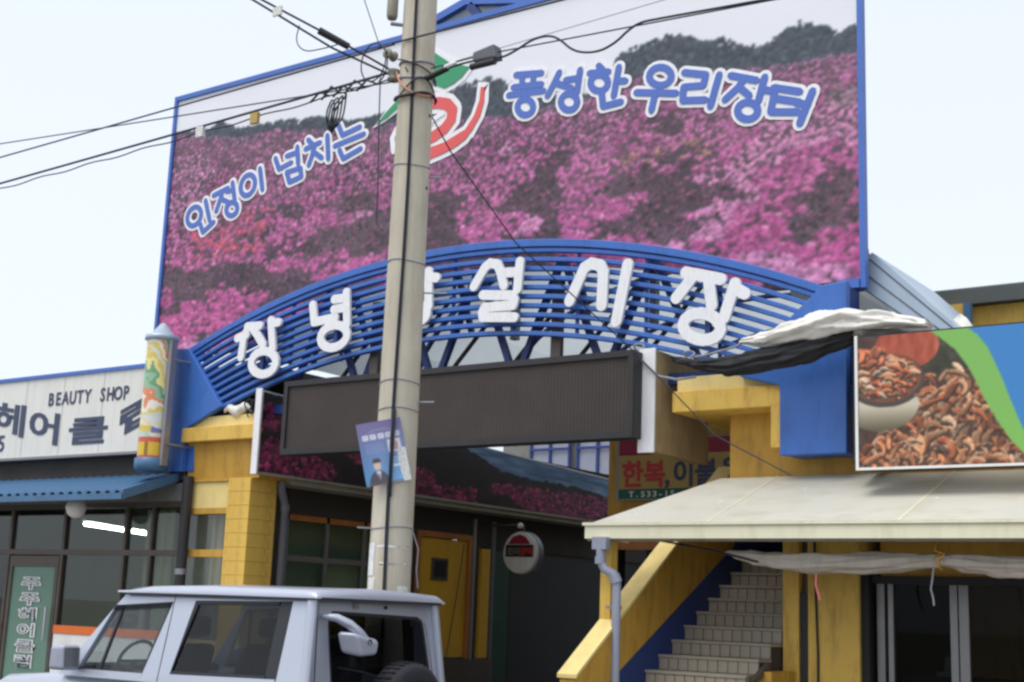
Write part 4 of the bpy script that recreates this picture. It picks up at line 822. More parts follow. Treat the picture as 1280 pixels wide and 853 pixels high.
MB().box(-7.19, -7.07, 11.66, 11.78, .14, 2.40).build('post', 'yellow', aw2)
hp = MB().box(-7.20, -7.04, 11.50, 11.58, 2.31, 2.43).build('hopper', 'pvcgrey', aw2)
MB().tube([(-7.12,11.54,2.31),(-7.12,11.54,2.20),(-7.08,11.55,2.12),(-7.0,11.58,2.08),(-6.96,11.59,2.0),(-6.955,11.59,.14)], .045, 12).build('downpipe', 'pvcgrey', aw2)
MB().tube([(-7.12,11.54,2.24),(-7.12,11.54,2.17)], .055, 12).build('pipe_collar', 'pvcgrey', hp); MB().tube([(-6.99,11.58,2.07),(-6.955,11.59,1.99)], .056, 12).build('pipe_collar', 'pvcgrey', hp)
MB().box(-7.07, -6.94, 11.58, 11.66, 1.74, 1.77).build('pipe_clip', 'steel', aw2)
MB().box(5.1, 5.22, 11.66, 11.78, .14, 2.40).build('post', 'yellow', aw2)

# projecting sign box seen from its back
wb = thing('sign_box', (-7.36, 13.5, 3.43), 'tan sign box with bright white end edge beside the LED board, right of entrance', 'sign')
MB().box(-7.44, -7.27, 12.82, 14.10, 3.44, 4.56).build('box', 'boxback', wb); MB().box(-7.455, -7.255, 12.79, 12.818, 3.425, 4.575).build('end_trim', 'whiteletter', wb)
MB().box(-7.46, -7.445, 12.83, 14.08, 3.46, 4.54).build('sign_face', 'crimson', wb)
MB().box(-7.27, -7.12, 13.3, 13.36, 4.2, 4.26).build('bracket', 'steel', wb)
# prawn photo sign
ps = thing('photo_sign', (-3, 12.4, 3.13), 'sign board with photo of prawns in a bowl and green and blue swoosh', 'sign')
X0, X1, Y0, Y1 = 40, 700, 290, 812; SC = 2.6
h, w_ = int((Y1-Y0)/SC), int((X1-X0)/SC); img = np.zeros((h, w_, 3)); yy, xx = np.mgrid[0:h, 0:w_]; X = X0+xx*SC; Y = Y0+yy*SC
img[:] = (74, 50, 40); img += (fbm(h, w_, 20, 20)[..., None]-.5)*60
def ell(cx, cy, rx, ry): return ((X-cx)/rx)**2+((Y-cy)/ry)**2
m_ = ell(235, 340, 125, 90) < 1; img[m_] = (np.array((176, 78, 50))+(fbm(h, w_, 24, 8)[..., None]-.5)*60)[m_]
leaf = (X > 300) & (Y < 460) & ~m_; img[leaf] = (np.array((52, 50, 34))+(fbm(h, w_, 10, 10)[..., None]-.5)*70)[leaf]
def prawn(cx, cy, ln, wd, ang, bend, col):
    pts = []
    for s_ in np.linspace(-.5, .5, 16):
        a = ang+bend*s_; r_ = ln
        pts.append((cx+r_*(math.sin(bend*s_)/max(bend, .05))*math.cos(ang)-r_*((1-math.cos(bend*s_))/max(bend, .05))*math.sin(ang), cy+r_*(math.sin(bend*s_)/max(bend, .05))*math.sin(ang)+r_*((1-math.cos(bend*s_))/max(bend, .05))*math.cos(ang), s_))
    for dx_, dy_, f, sc_ in ((3, 7, .35, 1.15), (0, 0, 1, 1)):
        for x, y, s_ in pts:
            ww = wd*(1-.9*max(0, s_+.05))*(1-.3*max(0, -s_-.3)*3)*sc_; st_ = 1.0 if int((s_+.5)*15) % 2 else .82
            c = np.array(col)*f*(st_ if f == 1 else 1)
            blob(img, (x+dx_-X0)/SC, (y+dy_-Y0)/SC, max(1, ww/SC), max(1, ww/SC), (lambda dx, dy, c=c, f=f: c*(1-.30*np.clip(dy, -1, 1)[..., None]*f)), .1)
cols = [(222,138,90),(234,172,124),(206,110,64),(236,190,148),(192,102,58),(228,152,100)]
for _ in range(330):
    x, y = rng.uniform(60, 680), rng.uniform(455, 830)
    if x < 290 and y < 640: continue
    if x < 200 and y < 700: continue
    prawn(x, y, rng.uniform(35, 105), rng.uniform(5, 14), rng.uniform(-1.6, 1.6), rng.uniform(.05, 2.6)**1.0, np.array(cols[rng.integers(6)])*rng.uniform(.7, 1.05))
m_ = (ell(130, 560, 150, 110) < 1) & (Y > 540) & (X < 285); img[m_] = (np.array((206, 196, 172))-np.clip((Y-570)/90, 0, 1)[..., None]*110)[m_]
m_ = (ell(150, 470, 152, 106) < 1); img[m_] = (70, 58, 50)
m_ = (ell(148, 460, 142, 96) < 1); img[m_] = (120, 70, 48)
for _ in range(150):
    a, r_ = rng.uniform(0, 6.28), rng.random()**.5; x, y = 145+125*r_*math.cos(a), 450+78*r_*math.sin(a)
    prawn(x, y, rng.uniform(25, 55), rng.uniform(5, 10), rng.uniform(-.6, .9), rng.uniform(.1, 2.2), np.array([(226,140,92),(238,176,132),(240,206,176),(214,112,68)][rng.integers(4)])*rng.uniform(.85, 1.05))
for _ in range(30): prawn(rng.uniform(50, 140), rng.uniform(345, 400), 36, 11, rng.uniform(0, 6.28), 1.5, np.array((232,128,82))*rng.uniform(.85, 1.05))
th = np.interp(Y[:, 0], [290, 320, 370, 430, 500, 570, 640, 720, 812], [330, 365, 420, 460, 495, 525, 560, 610, 690])
th2 = np.interp(Y[:, 0], [290, 320, 370, 430, 500, 570, 640, 720, 812], [470, 505, 540, 565, 592, 615, 640, 672, 720])
g1 = X > th[:, None]; img[g1] = (124, 186, 84); g2 = X > th2[:, None]; img[g2] = (52, 128, 198)
for _ in range(160):
    x, y, a, l_ = rng.uniform(60, 640), rng.uniform(470, 800), rng.uniform(0, 6.28), rng.uniform(15, 50)
    if (x < 290 and y < 660) or x > np.interp(y, Y[:, 0], th)-20: continue
    cc = np.array((232, 190, 150) if rng.random() < .5 else (120, 60, 40), float)
    for q in np.linspace(0, 1, 14): blob(img, (x+q*l_*math.cos(a+q)-X0)/SC, (y+q*l_*math.sin(a+q)-Y0)/SC, .7, .7, (lambda dx, dy, cc=cc: cc+0*dx[..., None]), .1, .8)
img = np.clip(soften(soften(img, .9), .5)*.94+10, 10, 245)
wdt = (X1-X0)/406.*.984; PX0 = -4.755; PX1 = PX0+wdt
panel_mesh('printed_face', img, (PX0, 12.295, 3.125), (wdt, 0, 0), (0, 0, 1.25), 'printgloss', ps)
MB().box(PX1, 1.6, 12.292, 12.30, 3.125, 4.375).build('blue_panel', 'bannerblue', ps)
MB().box(-4.785, 1.6, 12.301, 12.52, 3.105, 4.39).build('box', 'charcoal', ps)
MB().box(-4.785, -4.758, 12.28, 12.30, 3.10, 4.39).box(-4.758, 1.6, 12.28, 12.30, 3.10, 3.123).build('edge_trim', 'white', ps)
for x in (-4.2, -2.2, -.2): MB().box(x-.03, x+.03, 12.525, 13.19, 3.5, 3.56).build('bracket', 'steel', ps)
MB().box(-4.93, -4.80, 12.6, 13.3, 3.2, 4.35).build('side_board', 'charcoal', ps)

# cloths and nets
def cloth(name, path, wid, thick, matname, label, cat, seed, folds=5, amp=.03):
    """a gathered roll of sheeting hung along a path: lumpy elliptical section with lengthwise folds"""
    rg = random.Random(seed); k = len(path); n_ = 52; mb = MB(); vs = []; fs = []
    ph = [rg.uniform(0, 6.28) for _ in range(6)]
    for i, (p, ww, hh) in enumerate(zip(path, wid, thick)):
        for j in range(n_):
            a = 2*PI*j/n_; f = 1+amp*4*math.sin(folds*a+ph[0]+i*.16)+amp*5*(.5-abs(math.sin((folds+2)*a*.5+ph[1]-i*.11)))+amp*4*(.5-abs(math.sin((folds+5)*a*.5+ph[4]+i*.21)))+amp*2*math.sin(i*.7+ph[2])+amp*1.6*rg.uniform(-1, 1)
            vs.append((p[0]+.02*math.sin(i*.9+a*2+ph[3]), p[1]+ww*f*math.cos(a), p[2]+hh*f*math.sin(a)))
    for i in range(k-1):
        for j in range(n_): fs.append((i*n_+j, i*n_+(j+1) % n_, (i+1)*n_+(j+1) % n_, (i+1)*n_+j))
    mb.add(vs, fs, False if matname == 'tarpwhite' and 0 else True); mb.add(vs[:n_], [tuple(range(n_-1, -1, -1))]); mb.add(vs[-n_:], [tuple(range(n_))])
    return tag(mb.build(name, matname), label, cat)
def lerp_path(keys, n_):
    out_ = []; t_ = np.linspace(0, len(keys)-1, n_)
    A = np.array(keys, float)
    for q in t_:
        i = min(int(q), len(keys)-2); f = q-i; f = f*f*(3-2*f) if 0 else f; out_.append(A[i]*(1-f)+A[i+1]*f)
    return out_
kp = lerp_path([(-6.05,12.45,4.48,.03,.03),(-5.75,12.45,4.47,.12,.08),(-5.3,12.45,4.55,.18,.13),(-4.9,12.45,4.57,.20,.13),(-4.5,12.45,4.53,.19,.10),(-4.12,12.45,4.46,.10,.05)], 60)
cloth('tarpaulin', [q[:3] for q in kp], [q[3] for q in kp], [q[4] for q in kp], 'tarpwhite', 'crumpled white tarpaulin tied over the right end of the gate', 'tarpaulin', 3, 5, .03)
kp = lerp_path([(-6.95,12.62,4.40,.03,.03),(-6.6,12.55,4.29,.06,.05),(-6.2,12.48,4.24,.09,.10),(-5.7,12.45,4.27,.10,.12),(-5.3,12.45,4.33,.10,.11),(-4.85,12.45,4.42,.08,.07)], 60)
cloth('shade_net', [q[:3] for q in kp], [q[3] for q in kp], [q[4] for q in kp], 'netblack', 'rolled black shade net sagging across the blue gate pier under the white tarpaulin', 'net', 5, 8, .03)
kp = lerp_path([(-5.95,11.95,2.31,.02,.02),(-5.6,11.95,2.25,.06,.07),(-5.1,11.95,2.21,.09,.09),(-4.4,11.95,2.225,.09,.085),(-3.93,11.95,2.25,.07,.06),(-3.86,11.95,2.25,.06,.055),(-3.4,11.95,2.20,.09,.085),(-2.4,11.95,2.2,.09,.085),(-1.2,11.95,2.22,.08,.08)], 110)
cloth('rolled_tarpaulin', [q[:3] for q in kp], [q[3] for q in kp], [q[4] for q in kp], 'tarpgrey', 'rolled grey tarpaulin tied along under the cream awning', 'tarpaulin', 8, 4, .03)
tie = thing('tie_cord', (-3.88, 11.9, 2.2), 'orange tie with pale string end hanging from the rolled grey tarpaulin', 'cord')
MB().tube([(-3.89,11.95+.085*math.cos(a),2.25+.075*math.sin(a)) for a in np.linspace(0, 6.28, 16)], .012, 6).tube([(-3.89,11.86,2.25),(-3.83,11.85,2.30),(-3.91,11.85,2.33),(-3.9,11.95,2.50)], .01, 6).build('binding', 'ropeorange', tie)
MB().tube([(-3.93,11.86,2.19),(-3.94,11.85,2.08),(-3.955,11.85,2.0),(-3.935,11.85,1.92),(-3.93,11.85,1.86)], .008, 6).build('string', 'cablegrey', tie)
tag(MB().tube([(-5.01,11.86,2.12),(-5.01,11.85,2.02),(-4.99,11.85,1.95),(-4.97,11.85,1.88)], .012, 6).build('ribbon', 'pink'), 'short pink ribbon dangling in front of the yellow wall pier', 'ribbon')
tag(MB().tube([(-6.9,11.80,2.46),(-6.4,11.85,2.38),(-6.1,11.9,2.33),(-5.6,11.9,2.22)], .012, 6).build('rope', 'cable'), 'thin dark rope from awning gutter to the rolled grey tarpaulin', 'rope')
rp_ = thing('rope_ties', (-7.0, 12.8, 4.4), 'knotted pale ropes tying the black net to the gate slats', 'rope')
MB().tube([(-7.5,12.88,4.60),(-7.42,12.76,4.45),(-7.2,12.75,4.25),(-6.95,12.74,4.19),(-6.72,12.72,4.20)], .014, 6).tube([(-6.85,12.88,4.45),(-6.6,12.7,4.42),(-6.2,12.6,4.46),(-6.0,12.5,4.50)], .012, 6).build('strand', 'cablegrey', rp_)
for p in ((-7.5,12.86,4.60),(-6.85,12.82,4.46)): MB().tube([(p[0]+.05*math.cos(a)*(1+.2*math.sin(3*a)), p[1]+.03*math.sin(2*a), p[2]+.05*math.sin(a)) for a in np.linspace(0, 12.5, 24)], .011, 5).build('knot', 'cablegrey', rp_)
cw = thing('cable_tangle', (-13.95, 12.9, 4.3), 'crumpled white plastic and dark cable loops on the left yellow ledge', 'plastic wrap')
for k in range(2):
    c0 = (-13.72+.10*k, 12.95, 4.30); MB().tube([(c0[0]+(.05+.01*k)*math.cos(a), c0[1]+.04*math.sin(2*a+k), c0[2]+.11*math.sin(a)*(1+.3*math.sin(2*a+k))) for a in np.linspace(0, 6.28, 22)], .010, 6).build('loop', 'cable', cw)
mb = MB(); vs = []; fs = []
for i in range(12):
    for j in range(18):
        a = j/18*2*PI; r_ = .02+.085*math.sin(PI*(i+.5)/12)*(1+.35*(.5-abs(math.sin(4*a+i)))); vs.append((-14.22+.52*i/11, 12.99+r_*.7*math.cos(a), 4.29+.03*math.sin(i*.9)+.012*math.sin(i*2.3+a)+r_*.8*math.sin(a)))
for i in range(11):
    for j in range(18): fs.append((i*18+j, i*18+(j+1) % 18, (i+1)*18+(j+1) % 18, (i+1)*18+j))
mb.add(vs, fs, True).build('plastic_wrap', 'tarpwhite', cw)

# second storey house behind, to the right
bh = thing('back_house', (-3, 17, .13), 'yellow upper storey with dark grey roof edge behind the prawn photo sign', 'building')
MB().box(-5.05, 6, 16.3, 24, .14, 5.52).build('wall', 'yellow', bh); MB().box(-5.42, 6.3, 16.18, 24.3, 5.53, 5.74).build('roof', 'roofgrey', bh, bevel=.02)
MB().box(-5.45, 6.3, 16.13, 16.178, 5.52, 5.70).build('roof_edge', 'roofgrey', bh)
MB().box(-5.30, -4.85, 16.0, 16.2, 5.30, 5.50).build('gutter_box', 'yellow', bh)
MB().box(-4.86, -4.78, 15.96, 16.06, 4.4, 5.50).build('post', 'bluesheet', bh)
MB().box(-4.7, 6, 16.24, 16.299, 4.9, 5.16).build('painted_shade', 'yellowdeep', bh)  # deeper yellow strip paints in the shade below the roof edge
cv = thing('plastic_sheet', (-4.55, 14, 4.42), 'small white plastic sheet bunched above the prawn photo sign', 'sheet')
mb = MB(); vs = []; fs = []
for i in range(9):
    for j in range(14):
        a = j/13*PI; r_ = .30*(1-i/8)**.7; vs.append((-4.30+r_*math.cos(a)*(1+.12*math.sin(7*a+i)), 14.0-r_*.5*math.sin(a)*(1+.1*math.sin(5*a)), 4.42+.48*(i/8)+.02*math.sin(3*a+i)))
for i in range(8):
    for j in range(13): fs.append((i*14+j, i*14+j+1, i*14+j+15, i*14+j+14))
o = mb.add(vs, fs, True).build('sheet', 'tarpwhite', cv); sm_ = o.modifiers.new('thickness', 'SOLIDIFY'); sm_.thickness = .004

# ================================================================== UTILITY POLE
PU, PV = -8.17, 9.6
ca = math.atan2(-PV, -PU)                       # bearing from the pole to the street side where the photo was taken
def prad(z): return .194-.0056*(z-2.1)
def onp(deg, z, ex=0.0):
    a = ca+R(deg); r_ = prad(z)+ex; return (PU+r_*math.cos(a), PV+r_*math.sin(a), z)
up_ = thing('utility_pole', (PU, PV, .13), 'tall tapered concrete utility pole standing behind the silver car', 'pole')
MB().lathe([(prad(z), z-.13) for z in (.13, 2, 4, 6, 8, 10.5)]+[(0, 10.4)], (PU, PV, .13), 36).build('shaft', 'concrete', up_)
for z in (6.88, 6.72, 5.83, 4.88, 3.73, 3.47, 2.38):
    rr = prad(z)+.004; MB().tube([(PU+rr*math.cos(a), PV+rr*math.sin(a), z+.012*math.sin(a*2+z)) for a in np.linspace(0, 2*PI, 28)], .006 if z < 6.5 else .012, 6).build('band', 'cablegrey' if z < 6.5 else 'steel', up_)
for d, r_ in ((-14, .008), (-9, .008)):
    MB().tube([onp(d+3*math.sin(z*1.3+r_*90), z, .012) for z in np.linspace(.2, 9.8, 40)], r_, 6).build('riser_cable', 'cable', up_)
for d, z, ln in ((78, 4.60, .22), (70, 3.55, .16), (-70, 2.37, .14), (82, 5.75, .12)):
    p0 = onp(d, z); p1 = onp(d, z, ln); MB().tube([p0, p1], .009, 6).build('step_bolt', 'steel', up_)
for d, z in ((58, 6.35), (60, 5.62)): MB().lathe([(0,.0),(.012,.0)], onp(d, z, .003), 8).tube([onp(d, z), onp(d, z, .008)], .014, 8).build('bolt_hole', 'black', up_)
# insulators and spool on the left side
MB().tube([onp(-85, 7.30, .0), onp(-85, 7.30, .12)], .02, 8).build('bracket', 'steel', up_)
q = onp(-85, 7.45, .11); MB().lathe([(0,-.10),(.045,-.10),(.055,-.07),(.055,.22),(.03,.25),(0,.25)], q, 16).build('junction_box', 'soffit', up_)
q = onp(-88, 6.98, .10); MB().lathe([(.02,-.06),(.052,-.056),(.052,-.034),(.03,-.02),(.03,.02),(.052,.034),(.052,.056),(.02,.06)], q, 16, 'y').build('insulator', 'soffit', up_)
q = onp(-95, 6.78, .06); MB().lathe([(.02,-.06),(.06,-.055),(.06,-.03),(.035,0),(.06,.03),(.06,.055),(.02,.06)], q, 14).build('insulator', 'soffit', up_)
MB().tube([onp(d, 6.60-.0008*(d+95)*1.0+.0012*((d-5)/50)**2*60, .03) for d in range(-80, 76, 12)], .010, 8).build('guard_sleeve', 'copper', up_)
MB().tube([onp(d, 6.53+.0002*d+.012*math.sin(d*.05), .03) for d in range(-95, 100, 10)], .016, 6).tube([onp(d, 6.60+.10*math.sin(d*.035+1), .025) for d in range(-95, 100, 10)], .009, 6).build('lashing', 'cable', up_)
MB().tube([onp(d, 6.95-.25*((d+95)/190), .022) for d in range(-95, 100, 12)], .008, 6).build('lashing', 'cable', up_)
# notices pasted to the pole: curved sheets of torn paper
def sticker(d0, d1, z0, z1, nm='notice'):
    mb = MB(); vs = []; fs = []; k = 6
    for i, z in enumerate(np.linspace(z0, z1, 5)):
        for j in range(k): vs.append(onp(d0+(d1-d0)*j/(k-1)+random.uniform(-1.5, 1.5), z+random.uniform(-.008, .008), .004))
    for i in range(4):
        for j in range(k-1): fs.append((i*k+j, i*k+j+1, (i+1)*k+j+1, (i+1)*k+j))
    return mb.add(vs, fs, True).build(nm, 'paper', up_)
sticker(-80, -48, 1.95, 2.24); sticker(-72, -42, 1.60, 1.93); sticker(22, 58, 1.55, 1.86); sticker(-40, 60, 2.20, 2.215, 'tape'); sticker(-30, 70, 2.05, 2.06, 'tape')
MB().tube([onp(72, 2.35, .01), onp(78, 2.2, .06), onp(80, 2.0, .05), onp(82, 1.85, .07)], .006, 5).build('loose_tape', 'cablegrey', up_)

# election-style portrait poster, tied to the pole
po = thing('poster', (PU, PV-.2, 2.7), 'tilted blue portrait poster of a person in a dark suit tied to the pole', 'poster')
h, w_ = 120, 84; img = np.zeros((h, w_, 3)); yy, xx = np.mgrid[0:h, 0:w_]; f = yy/h; gx = xx/w_
img[:] = (1-f)[..., None]*np.array((104, 88, 140))+f[..., None]*np.array((84, 158, 214)); img += ((gx-.5)*40*f)[..., None]
for k in range(5):
    x0 = 8+k*14.5; img[24:34, int(x0):int(x0+11)] = (232, 232, 238); img[27:29, int(x0+3):int(x0+8)] = (130, 120, 160); img[31:32, int(x0+2):int(x0+6)] = (130, 120, 160)
for x in range(20, 66):
    y = int(15+((x-43)/23)**2*5)
    if x % 3: img[y:y+2, x] = (190, 150, 178)
img[38:62, 52:76] = (238, 232, 236); mm = ((xx-64)/7)**2+((yy-50)/9)**2 < 1; img[mm] = (196, 140, 150)
for y in (42, 47, 52, 57): img[y:y+2, 10:46] = img[y:y+2, 10:46]*.75+np.array((200, 210, 236))*.25
for y in (72, 78, 84): img[y:y+3, 54:76] = img[y:y+3, 54:76]*.5+np.array((214, 236, 248))*.5
img[86:90, 56:80] = (222, 240, 248)
mm = (((xx-26)/19)**2+((yy-118)/26)**2 < 1); img[mm] = (52, 52, 66)
mm = inpoly(xx, yy, [(22, 94), (31, 94), (28, 110)]); img[mm] = (226, 226, 232); img[98:110, 26:28] = (110, 60, 90)
mm = (((xx-26)/7)**2+((yy-82)/10)**2 < 1); img[mm] = (222, 182, 168); mm = (((xx-26)/8)**2+((yy-75)/6)**2 < 1) & (yy < 78); img[mm] = (44, 40, 46)
img[115:120] = img[115:120]*.5+np.array((110, 70, 60))*.5
img = soften(soften(img, .9), .9)*.86+34
ec = Vector((.763, .646, 0)); ev = Vector((0, 0, 1)); tl_ = R(13.5)
e1 = ec*math.cos(tl_)+ev*math.sin(tl_); e2 = -ec*math.sin(tl_)+ev*math.cos(tl_); nrm = Vector((.646, -.763, 0))
cen = Vector((PU, PV, 3.055))+nrm*.212-ec*.115
org = cen-e1*.205-e2*.29
bw = lambda j, i: np.stack([org[a]+j*e1[a]*.41+i*e2[a]*.58+nrm[a]*(.012*np.sin(j*5+i*2)-.05*(j-.45)**2) for a in range(3)], -1)
panel_mesh('printed_sheet', img, None, None, None, 'printgloss', po, curve=bw)
bk = MB(); c4 = [cen+e1*a*.205+e2*b_*.29-nrm*.014 for a, b_ in ((-1,-1),(1,-1),(1,1),(-1,1))]
bk.hexa([tuple(p-nrm*.01) for p in c4]+[tuple(p-nrm*.004) for p in c4]).build('backing_board', 'paper', po)
# the two riser cables and wire pass over the poster
for dd in (-.048, -.030): MB().tube([tuple(Vector((PU, PV, 3.055+t_))+nrm*(.236-.034*(abs(t_)/.40)**4)+ec*dd) for t_ in np.linspace(-.40, .40, 14)], .009, 6).build('tie_cable', 'cable', po)

# ================================================================== WIRES
def wire(name, pts, r_, label, m_='cable', sag=0, cat='cable', n_=24):
    P_ = []; r_ *= .72
    for a, b_ in zip(pts[:-1], pts[1:]):
        k = n_ if len(pts) == 2 else 6
        for i in range(k): t_ = i/k; P_.append([a[q]*(1-t_)+b_[q]*t_-(sag*4*t_*(1-t_) if q == 2 else 0) for q in range(3)])
    P_.append(list(pts[-1]))
    return tag(MB().tube(P_, r_, 6).build(name, m_), label, cat, 'overhead wires at the pole')
wire('overhead_wire', [(-45, 9.45, 6.85), (-8.35, 9.45, 7.10)], .013, 'thin wire from upper pole running left, middle of the left spans', sag=.06)
wire('overhead_wire', [(-8.35, 9.42, 7.10), (10, 9.42, 7.0)], .013, 'highest thin straight wire running right from the pole across the slogan', sag=.05)
wire('overhead_wire', [(-45, 9.6, 10.0), (-8.4, 9.6, 6.78)], .010, 'thin wire rising to the left from the pole, uppermost at the left edge', sag=.12)
bu = thing('cable_bundle', (-20, 9.55, 6.7), 'lashed black cable bundle running left from the pole with a hanging coil', 'cable')
MB().tube([(-45+36.6*t_, 9.55, 6.45+.42*t_-.5*t_*(1-t_)) for t_ in np.linspace(0, 1, 40)], .013, 6).build('strand', 'cable', bu)
MB().tube([(-45+36.6*t_, 9.58, 6.41+.40*t_-.5*t_*(1-t_)+.012*math.sin(t_*240)) for t_ in np.linspace(0, 1, 260)], .008, 5).build('strand', 'cable', bu)
for k in range(4):
    c0 = (-9.25+.02*k, 9.55, 6.62); MB().tube([(c0[0]+(.05+.018*k)*math.sin(a+.3*k)*(1+.2*math.sin(2*a+k)), c0[1]+.02*k, c0[2]-.03+(.13+.02*k)*math.cos(a)+.02*math.sin(3*a)) for a in np.linspace(0, 2*PI, 22)], .009, 6).build('coil', 'cable', bu)
for k in range(5): MB().tube([(-9.55+k*.16, 9.55, 6.76), (-9.42+k*.16, 9.55, 6.85+.03*(k % 2)), (-9.28+k*.16, 9.55, 6.78)], .012, 6).build('twist', 'cable', bu)
for u_, c_ in ((-10.35, 'signyellow'), (-11.2, 'paper')): MB().box(u_-.06, u_+.05, 9.53, 9.57, 6.68, 6.80).build('marker_tag', c_, bu)
sdp = thing('service_drop', (-9, 8.8, 7), 'twin service cable dropping from upper left to the pole top with splice box', 'cable')
MB().tube([(-10.6, 7.2, 8.35), (-9.28, 8.5, 7.42), (-8.80, 9.1, 7.12), (-8.40, 9.5, 6.85)], .011, 6).tube([(-10.6, 7.23, 8.30), (-9.3, 8.5, 7.38), (-8.85, 9.1, 7.04), (-8.40, 9.5, 6.80)], .011, 6).build('strand', 'cable', sdp)
MB().tube([(-8.92, 8.97, 7.19), (-8.72, 9.2, 7.06)], [.038, .034], 10).build('splice_box', 'charcoal', sdp)
MB().tube(smooth([(-9.02, 8.8, 7.2), (-9.08, 8.82, 7.05), (-8.98, 8.85, 6.93), (-8.82, 8.95, 6.97), (-8.75, 9.1, 7.06)], 3), .006, 6).build('loop', 'cable', sdp)
MB().box(-9.17, -9.06, 8.58, 8.60, 7.24, 7.33).build('marker_tag', 'paper', sdp)
MB().tube([(-8.55+.20*math.sin(a)*.8, 9.38, 6.93+.20*math.cos(a)) for a in np.linspace(0, 2*PI, 24)], .007, 6).build('loop', 'cable', sdp)
MB().tube([(-8.45+.10*math.sin(a), 9.36, 6.88+.18*math.cos(a)) for a in np.linspace(-.3, PI, 16)], .007, 6).build('loop', 'cable', sdp)
wire('overhead_wire', [(-8.74, 9.4, 9.5), (-8.74, 9.4, 7.64), (-8.50, 9.4, 7.10)], .007, 'hair-thin wire dropping from the sky just left of the pole top')
wire('hanging_cable', [(-8.42, 9.35, 6.75), (-8.40, 9.35, 6.2), (-8.37, 9.35, 5.7), (-8.36, 9.35, 5.25), (-8.28, 9.35, 5.16)], .009, 'slack thin cable hanging along the left side of the pole')
wv = thing('telephone_cable', (-6, 9.6, 6.7), 'wavy black telephone cable with grey terminal box right of the pole', 'cable')
pp = [(-7.98,9.5,6.70),(-7.64,9.55,6.77),(-7.35,9.6,6.79),(-7.13,9.6,6.75),(-6.95,9.6,6.80),(-6.8,9.6,6.86),(-6.62,9.6,6.86),(-6.5,9.6,6.80),(-6.36,9.6,6.66),(-6.22,9.6,6.60),(-6.05,9.6,6.58),(-5.89,9.6,6.63),(-5.78,9.6,6.71),(-5.66,9.6,6.76),(-5.5,9.6,6.755),(-4.4,9.6,6.68),(0,9.6,6.4),(10,9.6,6.6)]
MB().tube(smooth(pp), .011, 8).build('strand', 'cable', wv)
MB().tube([(-7.95,9.55,6.80),(-7.35,9.6,6.83),(-4.3,9.6,6.66),(10,9.6,6.5)], .007, 6).build('messenger_wire', 'cable', wv); MB().tube([(-7.95,9.62,6.84),(-5.6,9.62,6.92),(10,9.62,7.4)], .004, 6).build('messenger_wire', 'cablegrey', wv)
MB().hexa([(-7.44,9.53,6.75),(-7.16,9.53,6.74),(-7.16,9.66,6.74),(-7.44,9.66,6.75),(-7.44,9.53,6.85),(-7.19,9.53,6.885),(-7.19,9.66,6.885),(-7.44,9.66,6.85)]).build('terminal_box', 'pipegrey', wv, bevel=.02)
MB().tube([(-7.46,9.55,6.71),(-7.18,9.55,6.71)], .034, 8).build('terminal_bottom', 'charcoal', wv)
MB().tube([(-7.95,9.5,6.68),(-7.72,9.52,6.74)], .028, 8).build('clamp', 'black', wv); MB().tube([(-7.74,9.5,6.75),(-7.62,9.52,6.78)], .02, 8).build('clamp_sleeve', 'white', wv)
wire('drop_wire', [(-8.15, 9.4, 6.80), (-8.10, 10.1, 6.15), (-7.9, 11.0, 5.4), (-7.20, 12.2, 4.44), (-6.24, 12.25, 3.49), (-5.44, 12.3, 3.07)], .010, 'thin drop wire slanting down from the pole across the gate to the awning')

# ================================================================== CAR
cr = thing('parked_car', (-9.2, 8.47, 0), 'silver boxy three-door off-road car with spare wheel parked at the kerb', 'car')
def C(s_, w_, z): return (-7.28-s_, 7.60+w_, z)
CW = 1.74
def side_w(z): return max(0, .13*(z-1.02)/.70)
# lower body: lofted cross-sections along the length
st_ = [(0.0,.95,1.0,.42),(.05,1.0,1.03,.40),(.9,1.0,1.03,.38),(2.84,1.0,1.03,.38),(3.1,.985,1.0,.38),(3.75,.965,.95,.40),(3.92,.94,.88,.44),(3.97,.9,.78,.5)]
vs = []; fs = []; prof = [(0,0),(-.005,.15),(0,.45),(.012,.75),(.05,.93),(.11,1.0)]
for s_, wf, zt, zb in st_:
    ring = []
    hw = CW/2*wf
    for dx, t_ in prof: ring.append((hw-dx, zb+(zt-zb)*t_))
    full = [(CW/2-a, z) for a, z in ring]+[(CW/2, zt+.012)]+[(CW/2+a, z) for a, z in reversed(ring)]
    vs += [C(s_, a, z) for a, z in full]
nn = len(prof)*2+1
for i in range(len(st_)-1):
    for j in range(nn-1): fs.append((i*nn+j, i*nn+j+1, (i+1)*nn+j+1, (i+1)*nn+j))
fs += [tuple(range(nn)), tuple(range((len(st_)-1)*nn+nn-1, (len(st_)-1)*nn-1, -1))]
MB().add(vs, fs, True).build('body', 'silver', cr)
